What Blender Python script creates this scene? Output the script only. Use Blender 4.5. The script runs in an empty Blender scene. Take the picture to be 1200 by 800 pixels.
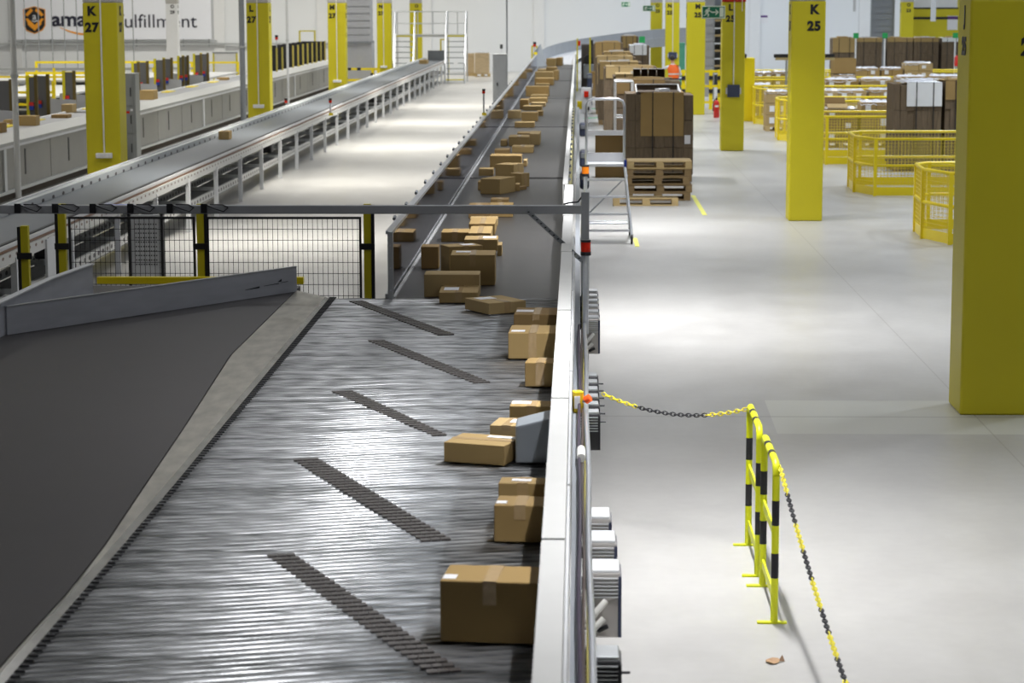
import bpy, bmesh, math, random
from mathutils import Vector, Matrix
random.seed(7)
R = math.radians
SC = bpy.context.scene
COL = SC.collection

# ------------------------------------------------------------------ camera
FPX = 2650.0
CAM = Vector((0, 0, 3.6))
yc = Vector((78, 396, -FPX)).normalized()
roll = R(0.13)
z0_ = Vector((0, math.cos(math.atan2(396, FPX)), math.sin(math.atan2(396, FPX))))
z0_ = (Matrix.Rotation(roll, 3, yc) @ z0_)
if z0_.x > 0:
    z0_ = (Matrix.Rotation(-2*roll, 3, yc) @ z0_)
zc = z0_.normalized()
xc = yc.cross(zc).normalized()
M = Matrix((xc, yc, zc))            # camera -> world
cd = bpy.data.cameras.new('camera')
cam = bpy.data.objects.new('camera', cd)
COL.objects.link(cam)
cam.matrix_world = Matrix.Translation(CAM) @ M.to_4x4()
cd.sensor_width = 36
cd.lens = FPX/1200*36
cd.clip_end = 400
cd.dof.use_dof = True
cd.dof.focus_distance = 19
cd.dof.aperture_fstop = 4.5
SC.camera = cam


def ray(px, py):
    return M @ Vector((px-600, 400-py, -FPX))


def P(px, py, z=0.0):
    d = ray(px, py)
    t = (z-CAM.z)/d.z
    return CAM + d*t


def PY(px, py, y):
    d = ray(px, py)
    return CAM + d*(y/d.y)


# ------------------------------------------------------------------ materials
MATS = {}


def nn(nt, t, **kw):
    n = nt.nodes.new(t)
    for k, v in kw.items():
        setattr(n, k, v)
    return n


def mat(name, col, rough=0.5, metal=0.0, var=0.08, nscale=6.0, bump=0.0, bscale=40.0, stretch=(1, 1, 1), emit=0.0, spec=0.5):
    if name in MATS:
        return MATS[name]
    m = bpy.data.materials.new(name)
    m.use_nodes = True
    nt = m.node_tree
    b = nt.nodes['Principled BSDF']
    b.inputs['Roughness'].default_value = rough
    b.inputs['Metallic'].default_value = metal
    b.inputs['Specular IOR Level'].default_value = spec
    tc = nn(nt, 'ShaderNodeTexCoord')
    mp = nn(nt, 'ShaderNodeMapping')
    mp.inputs['Scale'].default_value = stretch
    nt.links.new(tc.outputs['Object'], mp.inputs['Vector'])
    nz = nn(nt, 'ShaderNodeTexNoise')
    nz.inputs['Scale'].default_value = nscale
    nz.inputs['Detail'].default_value = 5
    nt.links.new(mp.outputs['Vector'], nz.inputs['Vector'])
    mx = nn(nt, 'ShaderNodeMixRGB')
    c = Vector(col)
    mx.inputs['Color1'].default_value = (*(c*(1-var)), 1)
    mx.inputs['Color2'].default_value = (*[min(1, x*(1+var)) for x in c], 1)
    nt.links.new(nz.outputs['Fac'], mx.inputs['Fac'])
    nt.links.new(mx.outputs['Color'], b.inputs['Base Color'])
    if bump:
        n2 = nn(nt, 'ShaderNodeTexNoise')
        n2.inputs['Scale'].default_value = bscale
        nt.links.new(mp.outputs['Vector'], n2.inputs['Vector'])
        bp = nn(nt, 'ShaderNodeBump')
        bp.inputs['Strength'].default_value = bump
        bp.inputs['Distance'].default_value = 0.01
        nt.links.new(n2.outputs['Fac'], bp.inputs['Height'])
        nt.links.new(bp.outputs['Normal'], b.inputs['Normal'])
    if emit:
        b.inputs['Emission Color'].default_value = (*col, 1)
        b.inputs['Emission Strength'].default_value = emit
    MATS[name] = m
    return m


YEL = mat('yellow_paint', (0.60, 0.52, 0.010), 0.5, var=0.04, nscale=1.5)
YRAIL = mat('yellow_rail_paint', (0.86, 0.68, 0.01), 0.3, var=0.04)
YBAR = mat('bright_yellow_paint', (0.78, 0.82, 0.01), 0.35, var=0.03)
BLK = mat('black_paint', (0.012, 0.012, 0.015), 0.5)
BLKP = mat('black_plastic', (0.02, 0.02, 0.022), 0.45)
DBLUE = mat('dark_blue_plastic', (0.045, 0.055, 0.10), 0.4)
CONC = mat('concrete_pillar', (0.46, 0.45, 0.43), 0.8)
WHITEP = mat('white_paint', (0.78, 0.79, 0.80), 0.5, var=0.03)
WALLW = mat('wall_white', (0.78, 0.80, 0.82), 0.7, var=0.02, nscale=0.2)
GREYM = mat('grey_metal', (0.33, 0.35, 0.37), 0.45, metal=0.3, var=0.06)
GREYP = mat('grey_paint', (0.20, 0.215, 0.235), 0.45, var=0.08)
BEAMG = mat('beam_grey', (0.38, 0.39, 0.41), 0.5, var=0.08)
LGREY = mat('light_grey_paint', (0.62, 0.63, 0.64), 0.45, var=0.05)
SKIRT = mat('skirt_grey', (0.24, 0.24, 0.225), 0.4, metal=0.3, var=0.10, nscale=2)
ALU = mat('aluminium', (0.66, 0.68, 0.72), 0.30, metal=0.8, var=0.04)
GALV = mat('galvanised', (0.55, 0.57, 0.58), 0.38, metal=0.7, var=0.12, nscale=8)
GUARDM = mat('brushed_guard', (0.66, 0.66, 0.64), 0.5, metal=0.25, var=0.05)
PANEL = mat('scuffed_panel', (0.44, 0.45, 0.49), 0.45, metal=0.1, var=0.18, nscale=3, stretch=(1, 1, 6))
RAMP = mat('worn_steel_ramp', (0.36, 0.345, 0.30), 0.36, metal=0.8, var=0.55, nscale=4, stretch=(3, 1, 1), bump=0.05, bscale=12)
EDGE = mat('polished_steel_edge', (0.62, 0.61, 0.58), 0.18, metal=0.95, var=0.45, nscale=5, bump=0.1, bscale=6)
BELT = mat('black_belt', (0.040, 0.037, 0.038), 0.50, var=0.12, nscale=4, bump=0.05, bscale=90)
BELTM = mat('main_belt', (0.045, 0.043, 0.042), 0.36, var=0.10, nscale=4)
BELTG = mat('grey_belt', (0.115, 0.13, 0.15), 0.45, var=0.08)
SHOE = mat('shoe_grey', (0.11, 0.10, 0.095), 0.38, metal=0.45, var=0.3, nscale=60)
GAPD = mat('dark_gap', (0.01, 0.01, 0.01), 0.8)
CARD = [mat('cardboard_%s' % n, c, 0.75, var=0.09, nscale=3, spec=0.25) for n, c in
        (('tan', (0.37, 0.255, 0.105)), ('warm', (0.33, 0.22, 0.085)), ('pale', (0.43, 0.31, 0.145)), ('brown', (0.27, 0.175, 0.07)))]
CARDD = mat('cardboard_edges', (0.155, 0.115, 0.075), 0.85, var=0.45, nscale=3, stretch=(9, 9, 1.2), spec=0.2)
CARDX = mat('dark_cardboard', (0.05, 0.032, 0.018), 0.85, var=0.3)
TAPE = mat('packing_tape', (0.42, 0.29, 0.14), 0.25, var=0.15, nscale=30)
LABEL = mat('paper_label', (0.78, 0.78, 0.80), 0.6, var=0.03)
WRAP = mat('stretch_wrap', (0.68, 0.68, 0.72), 0.22, var=0.25, nscale=12, bump=0.4, bscale=20)
WOOD = mat('pallet_wood', (0.52, 0.38, 0.18), 0.75, var=0.2, nscale=5, stretch=(1, 6, 6))
WOODD = mat('old_pallet_wood', (0.28, 0.19, 0.09), 0.8, var=0.25, nscale=5, stretch=(1, 6, 6))
REDP = mat('red_paint', (0.55, 0.02, 0.012), 0.35)
REDL = mat('red_lens', (0.62, 0.02, 0.006), 0.2)
ORAL = mat('orange_lens', (0.85, 0.22, 0.01), 0.2)
ORA = mat('orange_vest', (0.95, 0.16, 0.02), 0.6, var=0.05)
GRN = mat('sign_green', (0.005, 0.16, 0.075), 0.5)
GRNB = mat('bright_green', (0.02, 0.38, 0.10), 0.5)
SIGNW = mat('sign_white', (0.72, 0.80, 0.66), 0.5)
NAVY = mat('lettering_navy', (0.012, 0.012, 0.035), 0.5)
LOGOO = mat('logo_orange', (0.90, 0.36, 0.02), 0.5)
BLUEB = mat('blue_plastic', (0.01, 0.04, 0.32), 0.4)
PURP = mat('purple_print', (0.09, 0.02, 0.18), 0.5)
BANNER = mat('banner_white', (0.84, 0.86, 0.92), 0.5, var=0.015)
SKIN = mat('skin', (0.55, 0.30, 0.20), 0.6)
HAIR = mat('dark_hair', (0.02, 0.014, 0.01), 0.6)
CLOTHW = mat('white_shirt', (0.75, 0.76, 0.80), 0.8)
TROU = mat('dark_trousers', (0.02, 0.025, 0.05), 0.8)
POLYG = mat('grey_polybag', (0.30, 0.33, 0.36), 0.35, var=0.06)
MOTORM = mat('motor_cast_grey', (0.56, 0.53, 0.50), 0.35, metal=0.5, var=0.08)
FOAMT = mat('tan_board', (0.45, 0.36, 0.18), 0.7)
SHUT = mat('corrugated_grey', (0.42, 0.43, 0.46), 0.5, metal=0.3, var=0.06)
CREAM = mat('cable_white', (0.80, 0.79, 0.74), 0.5)


def glass_mat():
    m = bpy.data.materials.new('clear_polycarbonate')
    m.use_nodes = True
    nt = m.node_tree
    nt.nodes.clear()
    o = nn(nt, 'ShaderNodeOutputMaterial')
    mx = nn(nt, 'ShaderNodeMixShader')
    tr = nn(nt, 'ShaderNodeBsdfTransparent')
    tr.inputs['Color'].default_value = (0.80, 0.79, 0.82, 1)
    gl = nn(nt, 'ShaderNodeBsdfGlossy')
    gl.inputs['Roughness'].default_value = 0.045
    gl.inputs['Color'].default_value = (0.9, 0.9, 0.95, 1)
    fr = nn(nt, 'ShaderNodeFresnel')
    fr.inputs['IOR'].default_value = 1.35
    nt.links.new(fr.outputs[0], mx.inputs[0])
    nt.links.new(tr.outputs[0], mx.inputs[1])
    nt.links.new(gl.outputs[0], mx.inputs[2])
    nt.links.new(mx.outputs[0], o.inputs[0])
    return m


GLASS = glass_mat()


def floor_mat():
    m = bpy.data.materials.new('polished_concrete')
    m.use_nodes = True
    nt = m.node_tree
    L = nt.links.new
    b = nt.nodes['Principled BSDF']
    tc = nn(nt, 'ShaderNodeTexCoord')
    sx = nn(nt, 'ShaderNodeSeparateXYZ')
    L(tc.outputs['Object'], sx.inputs[0])

    def noise(scale, st, det=6):
        mp = nn(nt, 'ShaderNodeMapping')
        mp.inputs['Scale'].default_value = st
        L(tc.outputs['Object'], mp.inputs[0])
        n = nn(nt, 'ShaderNodeTexNoise')
        n.inputs['Scale'].default_value = scale
        n.inputs['Detail'].default_value = det
        L(mp.outputs[0], n.inputs[0])
        return n.outputs['Fac']

    def math_(op, a, b_=None, c=None):
        n = nn(nt, 'ShaderNodeMath', operation=op)
        for i, v in enumerate((a, b_, c)):
            if v is None:
                continue
            if isinstance(v, (int, float)):
                n.inputs[i].default_value = v
            else:
                L(v, n.inputs[i])
        return n.outputs[0]
    n1 = noise(0.35, (1, 1, 1))
    n2 = noise(2.2, (1, 0.6, 1))
    n3 = noise(9, (1, 1, 1), 8)
    s = math_('ADD', math_('MULTIPLY', n1, 0.55), math_('ADD', math_('MULTIPLY', n2, 0.3), math_('MULTIPLY', n3, 0.15)))
    cr = nn(nt, 'ShaderNodeValToRGB')
    cr.color_ramp.elements[0].position = 0.3
    cr.color_ramp.elements[0].color = (0.37, 0.36, 0.345, 1)
    cr.color_ramp.elements[1].position = 0.7
    cr.color_ramp.elements[1].color = (0.54, 0.53, 0.505, 1)
    L(s, cr.inputs[0])
    # repair patch (lighter cement) and expansion joints
    x, y = sx.outputs[0], sx.outputs[1]
    pa, pb = P(896, 469), P(911, 508)
    inx = math_('GREATER_THAN', math_('SUBTRACT', x, math_('MULTIPLY', math_('SUBTRACT', y, pb.y), (pa.x-pb.x)/(pa.y-pb.y))), pb.x)
    iny = math_('MULTIPLY', math_('GREATER_THAN', y, pb.y), math_('LESS_THAN', y, pa.y))
    patch = math_('MULTIPLY', inx, iny)
    mp1 = nn(nt, 'ShaderNodeMixRGB', blend_type='MIX')
    mp1.inputs['Color2'].default_value = (0.60, 0.60, 0.54, 1)
    L(math_('MULTIPLY', patch, 0.65), mp1.inputs['Fac'])
    L(cr.outputs[0], mp1.inputs['Color1'])
    jy = math_('LESS_THAN', math_('ABSOLUTE', math_('SUBTRACT', math_('FRACT', math_('DIVIDE', math_('ADD', y, -37.75+18.1*5+9.05), 18.1)), 0.5)), 0.0014)
    jx = math_('LESS_THAN', math_('ABSOLUTE', math_('SUBTRACT', math_('FRACT', math_('DIVIDE', math_('ADD', x, -3.5+60+6), 12.0)), 0.5)), 0.0006)
    j = math_('MAXIMUM', jy, jx)
    mp2 = nn(nt, 'ShaderNodeMixRGB')
    mp2.inputs['Color2'].default_value = (0.18, 0.16, 0.14, 1)
    L(math_('MULTIPLY', j, 0.35), mp2.inputs['Fac'])
    L(mp1.outputs[0], mp2.inputs['Color1'])
    L(mp2.outputs[0], b.inputs['Base Color'])
    rr = nn(nt, 'ShaderNodeMapRange')
    rr.inputs['To Min'].default_value = 0.26
    rr.inputs['To Max'].default_value = 0.42
    L(n2, rr.inputs[0])
    L(rr.outputs[0], b.inputs['Roughness'])
    b.inputs['Specular IOR Level'].default_value = 0.5
    bp = nn(nt, 'ShaderNodeBump')
    bp.inputs['Strength'].default_value = 0.12
    bp.inputs['Distance'].default_value = 0.01
    L(noise(1.3, (1, 1, 1), 3), bp.inputs['Height'])
    L(bp.outputs[0], b.inputs['Normal'])
    return m


def dots_mat(name, base, dark, pitch, zc_, rad, rad2=None):
    m = bpy.data.materials.new(name)
    m.use_nodes = True
    nt = m.node_tree
    L = nt.links.new
    b = nt.nodes['Principled BSDF']
    b.inputs['Roughness'].default_value = 0.45
    b.inputs['Metallic'].default_value = 0.2
    g = nn(nt, 'ShaderNodeNewGeometry')
    s = nn(nt, 'ShaderNodeSeparateXYZ')
    L(g.outputs['Position'], s.inputs[0])

    def ma(op, a, b_=None):
        n = nn(nt, 'ShaderNodeMath', operation=op)
        for i, v in enumerate((a, b_)):
            if v is None:
                continue
            if isinstance(v, (int, float)):
                n.inputs[i].default_value = v
            else:
                L(v, n.inputs[i])
        return n.outputs[0]
    dy = ma('MULTIPLY', ma('SUBTRACT', ma('FRACT', ma('DIVIDE', ma('ADD', s.outputs[1], 100), pitch)), 0.5), pitch)
    dz = ma('SUBTRACT', s.outputs[2], zc_)
    q = ma('ADD', ma('POWER', ma('DIVIDE', dy, rad), 2.0), ma('POWER', ma('DIVIDE', dz, rad2 or rad), 2.0))
    f = ma('LESS_THAN', q, 1.0)
    mx = nn(nt, 'ShaderNodeMixRGB')
    mx.inputs['Color1'].default_value = (*base, 1)
    mx.inputs['Color2'].default_value = (*dark, 1)
    L(f, mx.inputs['Fac'])
    L(mx.outputs[0], b.inputs['Base Color'])
    return m


# ------------------------------------------------------------------ mesh builder
WORLD = {}      # object -> world origin


class MB:
    def __init__(s):
        s.v, s.f, s.m, s.sm = [], [], [], []

    def add(s, vs, fs, m=0, smooth=False):
        b = len(s.v)
        s.v += [Vector(v) for v in vs]
        for f in fs:
            s.f.append([b+i for i in f])
            s.m.append(m)
            s.sm.append(smooth)
        return s

    def box(s, x0, x1, y0, y1, z0, z1, m=0):
        vs = [(x, y, z) for z in (z0, z1) for y in (y0, y1) for x in (x0, x1)]
        return s.add(vs, [(0, 2, 3, 1), (4, 5, 7, 6), (0, 1, 5, 4), (2, 6, 7, 3), (0, 4, 6, 2), (1, 3, 7, 5)], m)

    def obox(s, c, hx, hy, z0, z1, yaw=0, m=0):
        ca, sa = math.cos(yaw), math.sin(yaw)
        vs = []
        for z in (z0, z1):
            for dy in (-hy, hy):
                for dx in (-hx, hx):
                    vs.append((c[0]+dx*ca-dy*sa, c[1]+dx*sa+dy*ca, z))
        return s.add(vs, [(0, 2, 3, 1), (4, 5, 7, 6), (0, 1, 5, 4), (2, 6, 7, 3), (0, 4, 6, 2), (1, 3, 7, 5)], m)

    def bar(s, p, q, w, h, m=0):
        """rectangular bar from p to q, w wide (sideways), h high"""
        p, q = Vector(p), Vector(q)
        d = (q-p).normalized()
        up = Vector((0, 0, 1)) if abs(d.z) < 0.95 else Vector((0, 1, 0))
        a = d.cross(up).normalized()*w/2
        b = a.cross(d).normalized()*h/2
        vs = [p-a-b, p+a-b, p+a+b, p-a+b, q-a-b, q+a-b, q+a+b, q-a+b]
        return s.add(vs, [(3, 2, 1, 0), (4, 5, 6, 7), (0, 1, 5, 4), (1, 2, 6, 5), (2, 3, 7, 6), (3, 0, 4, 7)], m)

    def tube(s, pts, r, n=8, m=0, cap=True, smooth=True):
        pts = [Vector(p) for p in pts]
        rings = []
        prev = None
        for i, p in enumerate(pts):
            if i == 0:
                d = pts[1]-p
            elif i == len(pts)-1:
                d = p-pts[i-1]
            else:
                d = (pts[i+1]-p).normalized()+(p-pts[i-1]).normalized()
            d.normalize()
            if prev is None:
                up = Vector((0, 0, 1)) if abs(d.z) < 0.9 else Vector((1, 0, 0))
                a = d.cross(up).normalized()
            else:
                a = (prev-d*prev.dot(d)).normalized()
            prev = a
            b = d.cross(a)
            rr = r[i] if isinstance(r, (list, tuple)) else r
            rings.append([p+a*math.cos(2*math.pi*k/n)*rr+b*math.sin(2*math.pi*k/n)*rr for k in range(n)])
        vs = [v for ring in rings for v in ring]
        fs = []
        for i in range(len(rings)-1):
            for k in range(n):
                k2 = (k+1) % n
                fs.append((i*n+k, i*n+k2, (i+1)*n+k2, (i+1)*n+k))
        s.add(vs, fs, m, smooth)
        if cap:
            e = (len(rings)-1)*n
            s.add(rings[0], [tuple(range(n))[::-1]], m)
            s.add(rings[-1], [tuple(range(n))], m)
        return s

    def prism(s, poly, z0, z1, m=0):
        """poly: xy points ccw; z0,z1 numbers or lists"""
        n = len(poly)
        za = z0 if isinstance(z0, (list, tuple)) else [z0]*n
        zb = z1 if isinstance(z1, (list, tuple)) else [z1]*n
        vs = [(p[0], p[1], za[i]) for i, p in enumerate(poly)]+[(p[0], p[1], zb[i]) for i, p in enumerate(poly)]
        fs = [tuple(range(n))[::-1], tuple(range(n, 2*n))]+[(i, (i+1) % n, n+(i+1) % n, n+i) for i in range(n)]
        return s.add(vs, fs, m)

    def wall(s, pts, z0, z1, t, m=0):
        """vertical panel following xy points, thickness t"""
        for a, b in zip(pts[:-1], pts[1:]):
            a2, b2 = Vector(a[:2]), Vector(b[:2])
            d = (b2-a2).normalized()
            n = Vector((-d.y, d.x))*t/2
            s.prism([a2-n, b2-n, b2+n, a2+n], z0, z1, m)
        return s

    def build(s, name, mats, parent=None, bevel=0.0, origin=None, smooth=False):
        if not isinstance(mats, (list, tuple)):
            mats = [mats]
        if parent is not None:
            o = WORLD[parent]
        elif origin is not None:
            o = Vector(origin)
        else:
            xs = [v.x for v in s.v]; ys = [v.y for v in s.v]; zs = [v.z for v in s.v]
            o = Vector(((min(xs)+max(xs))/2, (min(ys)+max(ys))/2, min(zs)))
        me = bpy.data.meshes.new(name)
        me.from_pydata([v-o for v in s.v], [], s.f)
        me.update()
        for m in mats:
            me.materials.append(m)
        for p, mi, sm in zip(me.polygons, s.m, s.sm):
            p.material_index = mi
            p.use_smooth = sm or smooth
        bm = bmesh.new()
        bm.from_mesh(me)
        bmesh.ops.recalc_face_normals(bm, faces=bm.faces)
        bm.to_mesh(me)
        bm.free()
        ob = bpy.data.objects.new(name, me)
        COL.objects.link(ob)
        if parent is not None:
            ob.parent = parent
        else:
            ob.location = o
        WORLD[ob] = o.copy()
        if bevel:
            md = ob.modifiers.new('bevel', 'BEVEL')
            md.width = bevel
            md.segments = 2
            md.limit_method = 'ANGLE'
        return ob


def tag(o, label, cat, group=None, kind=None):
    o['label'] = label
    o['category'] = cat
    if group:
        o['group'] = group
    if kind:
        o['kind'] = kind
    return o


def thing(name, label, cat, loc, group=None):
    o = bpy.data.objects.new(name, None)
    o.empty_display_size = 0.1
    COL.objects.link(o)
    o.location = loc
    WORLD[o] = Vector(loc)
    return tag(o, label, cat, group)


def struct(o):
    o['kind'] = 'structure'
    return o


def text(name, s, size, mtl, parent, loc, rot=(R(90), 0, 0), bold=0.0, width=None, align='CENTER'):
    """flat lettering standing on a surface, as a mesh"""
    cu = bpy.data.curves.new(name, 'FONT')
    cu.body = s
    cu.size = size
    cu.align_x = align
    cu.offset = bold
    cu.space_character = 1.12 if bold > 0.01 and bold < 0.012 else 1.0
    cu.extrude = 0.002
    tmp = bpy.data.objects.new('tmp', cu)
    COL.objects.link(tmp)
    dg = bpy.context.evaluated_depsgraph_get()
    me = bpy.data.meshes.new_from_object(tmp.evaluated_get(dg))
    COL.objects.unlink(tmp)
    bpy.data.objects.remove(tmp)
    if width:
        xs = [v.co.x for v in me.vertices]
        k = width/(max(xs)-min(xs))
        x0 = min(xs) if align == 'LEFT' else 0
        for v in me.vertices:
            v.co.x = (v.co.x-x0)*k
    me.materials.clear()
    me.materials.append(mtl)
    for p in me.polygons:
        p.material_index = 0
    ob = bpy.data.objects.new(name, me)
    COL.objects.link(ob)
    o = WORLD[parent] if parent else Vector((0, 0, 0))
    ob.parent = parent
    ob.location = Vector(loc)-o
    ob.rotation_euler = rot
    WORLD[ob] = Vector(loc)
    return ob


# ================================================================== SETTING
HW = 121.8          # back wall
XL, XR, YF, HC = -36.0, 34.0, -16.0, 11.0
fl = MB().box(XL, XR, YF, HW, -0.2, 0).build('floor', floor_mat(), origin=(0, 0, 0)); struct(fl)
struct(MB().box(XL, XR, HW, HW+0.3, 0, HC).build('wall_back', WALLW))
struct(MB().box(XL-0.3, XL, YF, HW, 0, HC).build('wall_left', WALLW))
struct(MB().box(XR, XR+0.3, YF, HW, 0, HC).build('wall_right', WALLW))
struct(MB().box(XL, XR, YF-0.3, YF, 0, HC).build('wall_front', mat('wall_grey', (0.3, 0.3, 0.31), 0.8)))
struct(MB().box(XL-0.3, XR+0.3, YF-0.3, HW+0.3, HC, HC+0.3).build('ceiling', mat('ceiling_deck', (0.42, 0.43, 0.44), 0.7)))
# pilasters and cable tray on the back wall
for i, px in enumerate((20, 258, 378, 500, 632, 884, 1012)):
    c = PY(px, 60, HW)
    struct(MB().box(c.x-0.28, c.x+0.28, HW-0.12, HW, 0, HC-0.1).build('trim_%d' % (i+1), WHITEP))
a, b = PY(-20, 52, HW-0.2), PY(400, 52, HW-0.2)
struct(MB().box(a.x, b.x, HW-0.28, HW-0.13, a.z-0.05, a.z+0.05).build('trim_8', GALV))

# yellow tape marks on the floor
for i, (p0, p1, w) in enumerate((((744, 279), (747, 289), 0.065), ((812, 229), (826, 252), 0.08))):
    a, b = P(*p0), P(*p1)
    struct(MB().bar((a.x, a.y, 0.002), (b.x, b.y, 0.002), w, 0.004).build('trim_%d' % (10+i), mat('floor_tape_yellow', (0.80, 0.78, 0.12), 0.5)))

# ------------------------------------------------------------------ pillars
ROWY = {'J': 19.75, 'K': 37.75, 'L': 55.9, 'M': 74.1, 'N': 92.2, 'O': 110.2}


def pillar(letter, num, x0, w, paint, label, cable=None, box=None, txt_dx=0.05, side=0):
    y0 = ROWY[letter]
    ztop = 3.63
    ob = thing('pillar', label, 'pillar', (x0+w/2, y0+w/2, 0))
    MB().box(x0, x0+w, y0, y0+w, 0, ztop).build('painted_shaft', paint, ob, bevel=0.02)
    MB().box(x0, x0+w, y0, y0+w, ztop, HC-0.01).build('concrete_shaft', CONC, ob, bevel=0.02)
    tx = x0+w/2+txt_dx
    text('letter_mark', letter, 0.205, BLK, ob, (tx, y0-0.004, 3.425), bold=0.011)
    text('number_mark', num, 0.205, BLK, ob, (tx, y0-0.004, 3.155), bold=0.011)
    if side:
        xs = x0-0.004 if side < 0 else x0+w+0.004
        rz = R(-90) if side < 0 else R(90)
        text('letter_mark', letter, 0.205, BLK, ob, (xs, y0+w*0.45, 3.425), rot=(R(90), 0, rz), bold=0.011)
        text('number_mark', num, 0.205, BLK, ob, (xs, y0+w*0.45, 3.155), rot=(R(90), 0, rz), bold=0.011)
    if cable:
        cx, cz = cable
        MB().box(x0+cx-0.012, x0+cx+0.012, y0-0.02, y0, cz, 4.6).build('cable_conduit', CREAM, ob)
        bw, bh, bm, kind = box
        b = MB().box(x0+cx-bw/2, x0+cx+bw/2, y0-0.07, y0, cz-bh, cz, 0)
        o = b.build('socket_box', bm, ob, bevel=0.006)
        if kind == 4:
            for k in range(4):
                xx = x0+cx-bw/2+bw*(k+0.5)/4
                MB().box(xx-bw*0.11, xx+bw*0.11, y0-0.078, y0-0.068, cz-bh*0.85, cz-bh*0.15).build('socket_lid', LABEL, o, bevel=0.003)
        else:
            for sx in (-1, 1):
                MB().box(x0+cx+sx*bw*0.55-0.02, x0+cx+sx*bw*0.55+0.02, y0-0.05, y0-0.01, cz-bh*0.75, cz-bh*0.25).build('socket_latch', LGREY, o)
    return ob


X25, X27, X23 = 3.51, -8.16, 15.45
S4 = (0.27, 0.085, WHITEP, 4)
SB = (0.36, 0.30, DBLUE, 1)
pillar('J', '25', 3.37, 0.62, YEL, 'yellow pillar at the right edge of the photo, nearest of all, cut by the frame', txt_dx=0.24, side=-1)
pillar('K', '25', X25, 0.56, YEL, 'plain yellow pillar marked K 25 standing on the open floor', txt_dx=0.09, side=-1)
p = pillar('L', '25', X25, 0.56, YEL, 'yellow pillar marked L 25 with dark blue box and red band on top', (0.29, 1.62), (0.30, 0.30, DBLUE, 1), txt_dx=-0.08, side=-1)
MB().box(X25-0.01, X25+0.57, ROWY['L']-0.02, ROWY['L']+0.02, 3.63, 4.3).build('red_band', REDP, p)
MB().box(X25+0.47, X25+0.49, ROWY['L']-0.03, ROWY['L']-0.021, 3.4, 4.6).build('pull_cord', CREAM, p)
pillar('M', '25', X25, 0.60, YEL, 'yellow pillar marked M 25 next to the exit sign', side=-1)
pillar('N', '25', X25, 0.56, YEL, 'yellow pillar marked N 25 with dark blue box, behind the worker', (0.29, 1.65), (0.33, 0.28, DBLUE, 1), txt_dx=-0.12, side=-1)
pillar('O', '25', X25-0.03, 0.56, YEL, 'yellow pillar marked O 25 behind the cardboard bales', side=-1)
pillar('K', '27', X27-0.08, 0.575, YEL, 'wide yellow pillar marked K 27 in front of the banner', (0.30, 1.14), S4, txt_dx=-0.14, side=1)
pillar('L', '27', X27, 0.55, YEL, 'yellow pillar marked L 27 between the two left conveyors', (0.27, 1.15), S4, txt_dx=-0.15, side=1)
pillar('M', '27', X27, 0.58, YEL, 'yellow pillar marked M 27 beside the grey corrugated housing', (0.29, 1.15), S4, txt_dx=-0.14, side=1)
pillar('N', '27', X27, 0.58, YEL, 'yellow pillar marked N 27 between grey housing and crossover stairs', (0.27, 1.12), S4, txt_dx=-0.12, side=1)
pillar('O', '27', X27, 0.58, YEL, 'yellow pillar marked O 27 seen through the crossover stairs', side=1)
pillar('N', '23', X23, 0.62, YEL, 'yellow pillar marked N 23 at far right before the grey shutter', (0.32, 1.30), (0.24, 0.1, WHITEP, 1), side=-1)
pillar('O', '23', X23+0.05, 0.58, YEL, 'yellow pillar marked O 23 left of the yellow gate', side=-1)
pillar('O', '29', -20.0, 0.56, WHITEP, 'white pillar marked O 29 standing before the banner', side=1)

# ------------------------------------------------------------------ banner
BY = HW-0.16
t0, t1 = PY(12, 46.5, BY), PY(248, 48, BY)
bn = thing('wall_banner', 'wide white wall banner with orange and black emblem and dark lettering', 'banner', ((t0.x+t1.x)/2, BY, t0.z))
MB().box(t0.x, t1.x, BY-0.02, BY+0.02, t0.z, t0.z+3.2).build('banner_sheet', BANNER, bn)
MB().bar((t0.x-0.1, BY-0.03, t0.z-0.08), (t1.x+0.3, BY-0.03, t0.z-0.08), 0.05, 0.06).build('banner_rail', GALV, bn)
for px in (14, 60, 110, 160, 215, 245):
    c = PY(px, 50, BY-0.03)
    MB().bar((c.x, c.y, c.z-0.2), (c.x, c.y, c.z+0.2), 0.05, 0.05).build('banner_clamp', GREYM, bn)


def flat(name, pts, m, parent, y, t=0.02):
    """plate in the XZ plane from pixel points"""
    w = [PY(px, py, y) for px, py in pts]
    n = len(w)
    vs = [(p.x, y, p.z) for p in w]+[(p.x, y+t, p.z) for p in w]
    return MB().add(vs, [tuple(range(n)), tuple(range(n, 2*n))[::-1]]+[(i, (i+1) % n, n+(i+1) % n, n+i) for i in range(n)]).build(name, m, parent)


flat('emblem_border', [(27, 11), (40, 7.3), (53, 11), (53.3, 30), (50, 35.5), (40.5, 39.8), (31, 36), (28, 31)], LOGOO, bn, BY-0.05)
flat('emblem_shield', [(28, 11.6), (40, 8.2), (52, 11.6), (52.3, 29.6), (49, 34.7), (40.5, 38.7), (31.7, 35), (29, 30.5)], BLK, bn, BY-0.07)
for pts in ([(36, 9.8), (38.8, 12.3), (32, 19.4), (29.5, 17)], [(42, 10.3), (44.6, 9.8), (51, 17), (48.5, 19.4), (41, 12.5)],
            [(29.6, 22), (32.4, 21.4), (40.7, 29.3), (40.7, 36), (32.5, 29), (32.3, 26.5)], [(51.3, 22), (48.6, 21.4), (40.7, 29.3), (40.7, 36), (48.5, 28.5), (48.5, 26)]):
    flat('emblem_chevron', pts, LOGOO, bn, BY-0.09)
text('emblem_letter', 'a', 0.50, BANNER, bn, (PY(40.4, 22.6, BY-0.12).x, BY-0.12, PY(40.4, 22.8, BY-0.12).z), bold=0.004)
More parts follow.
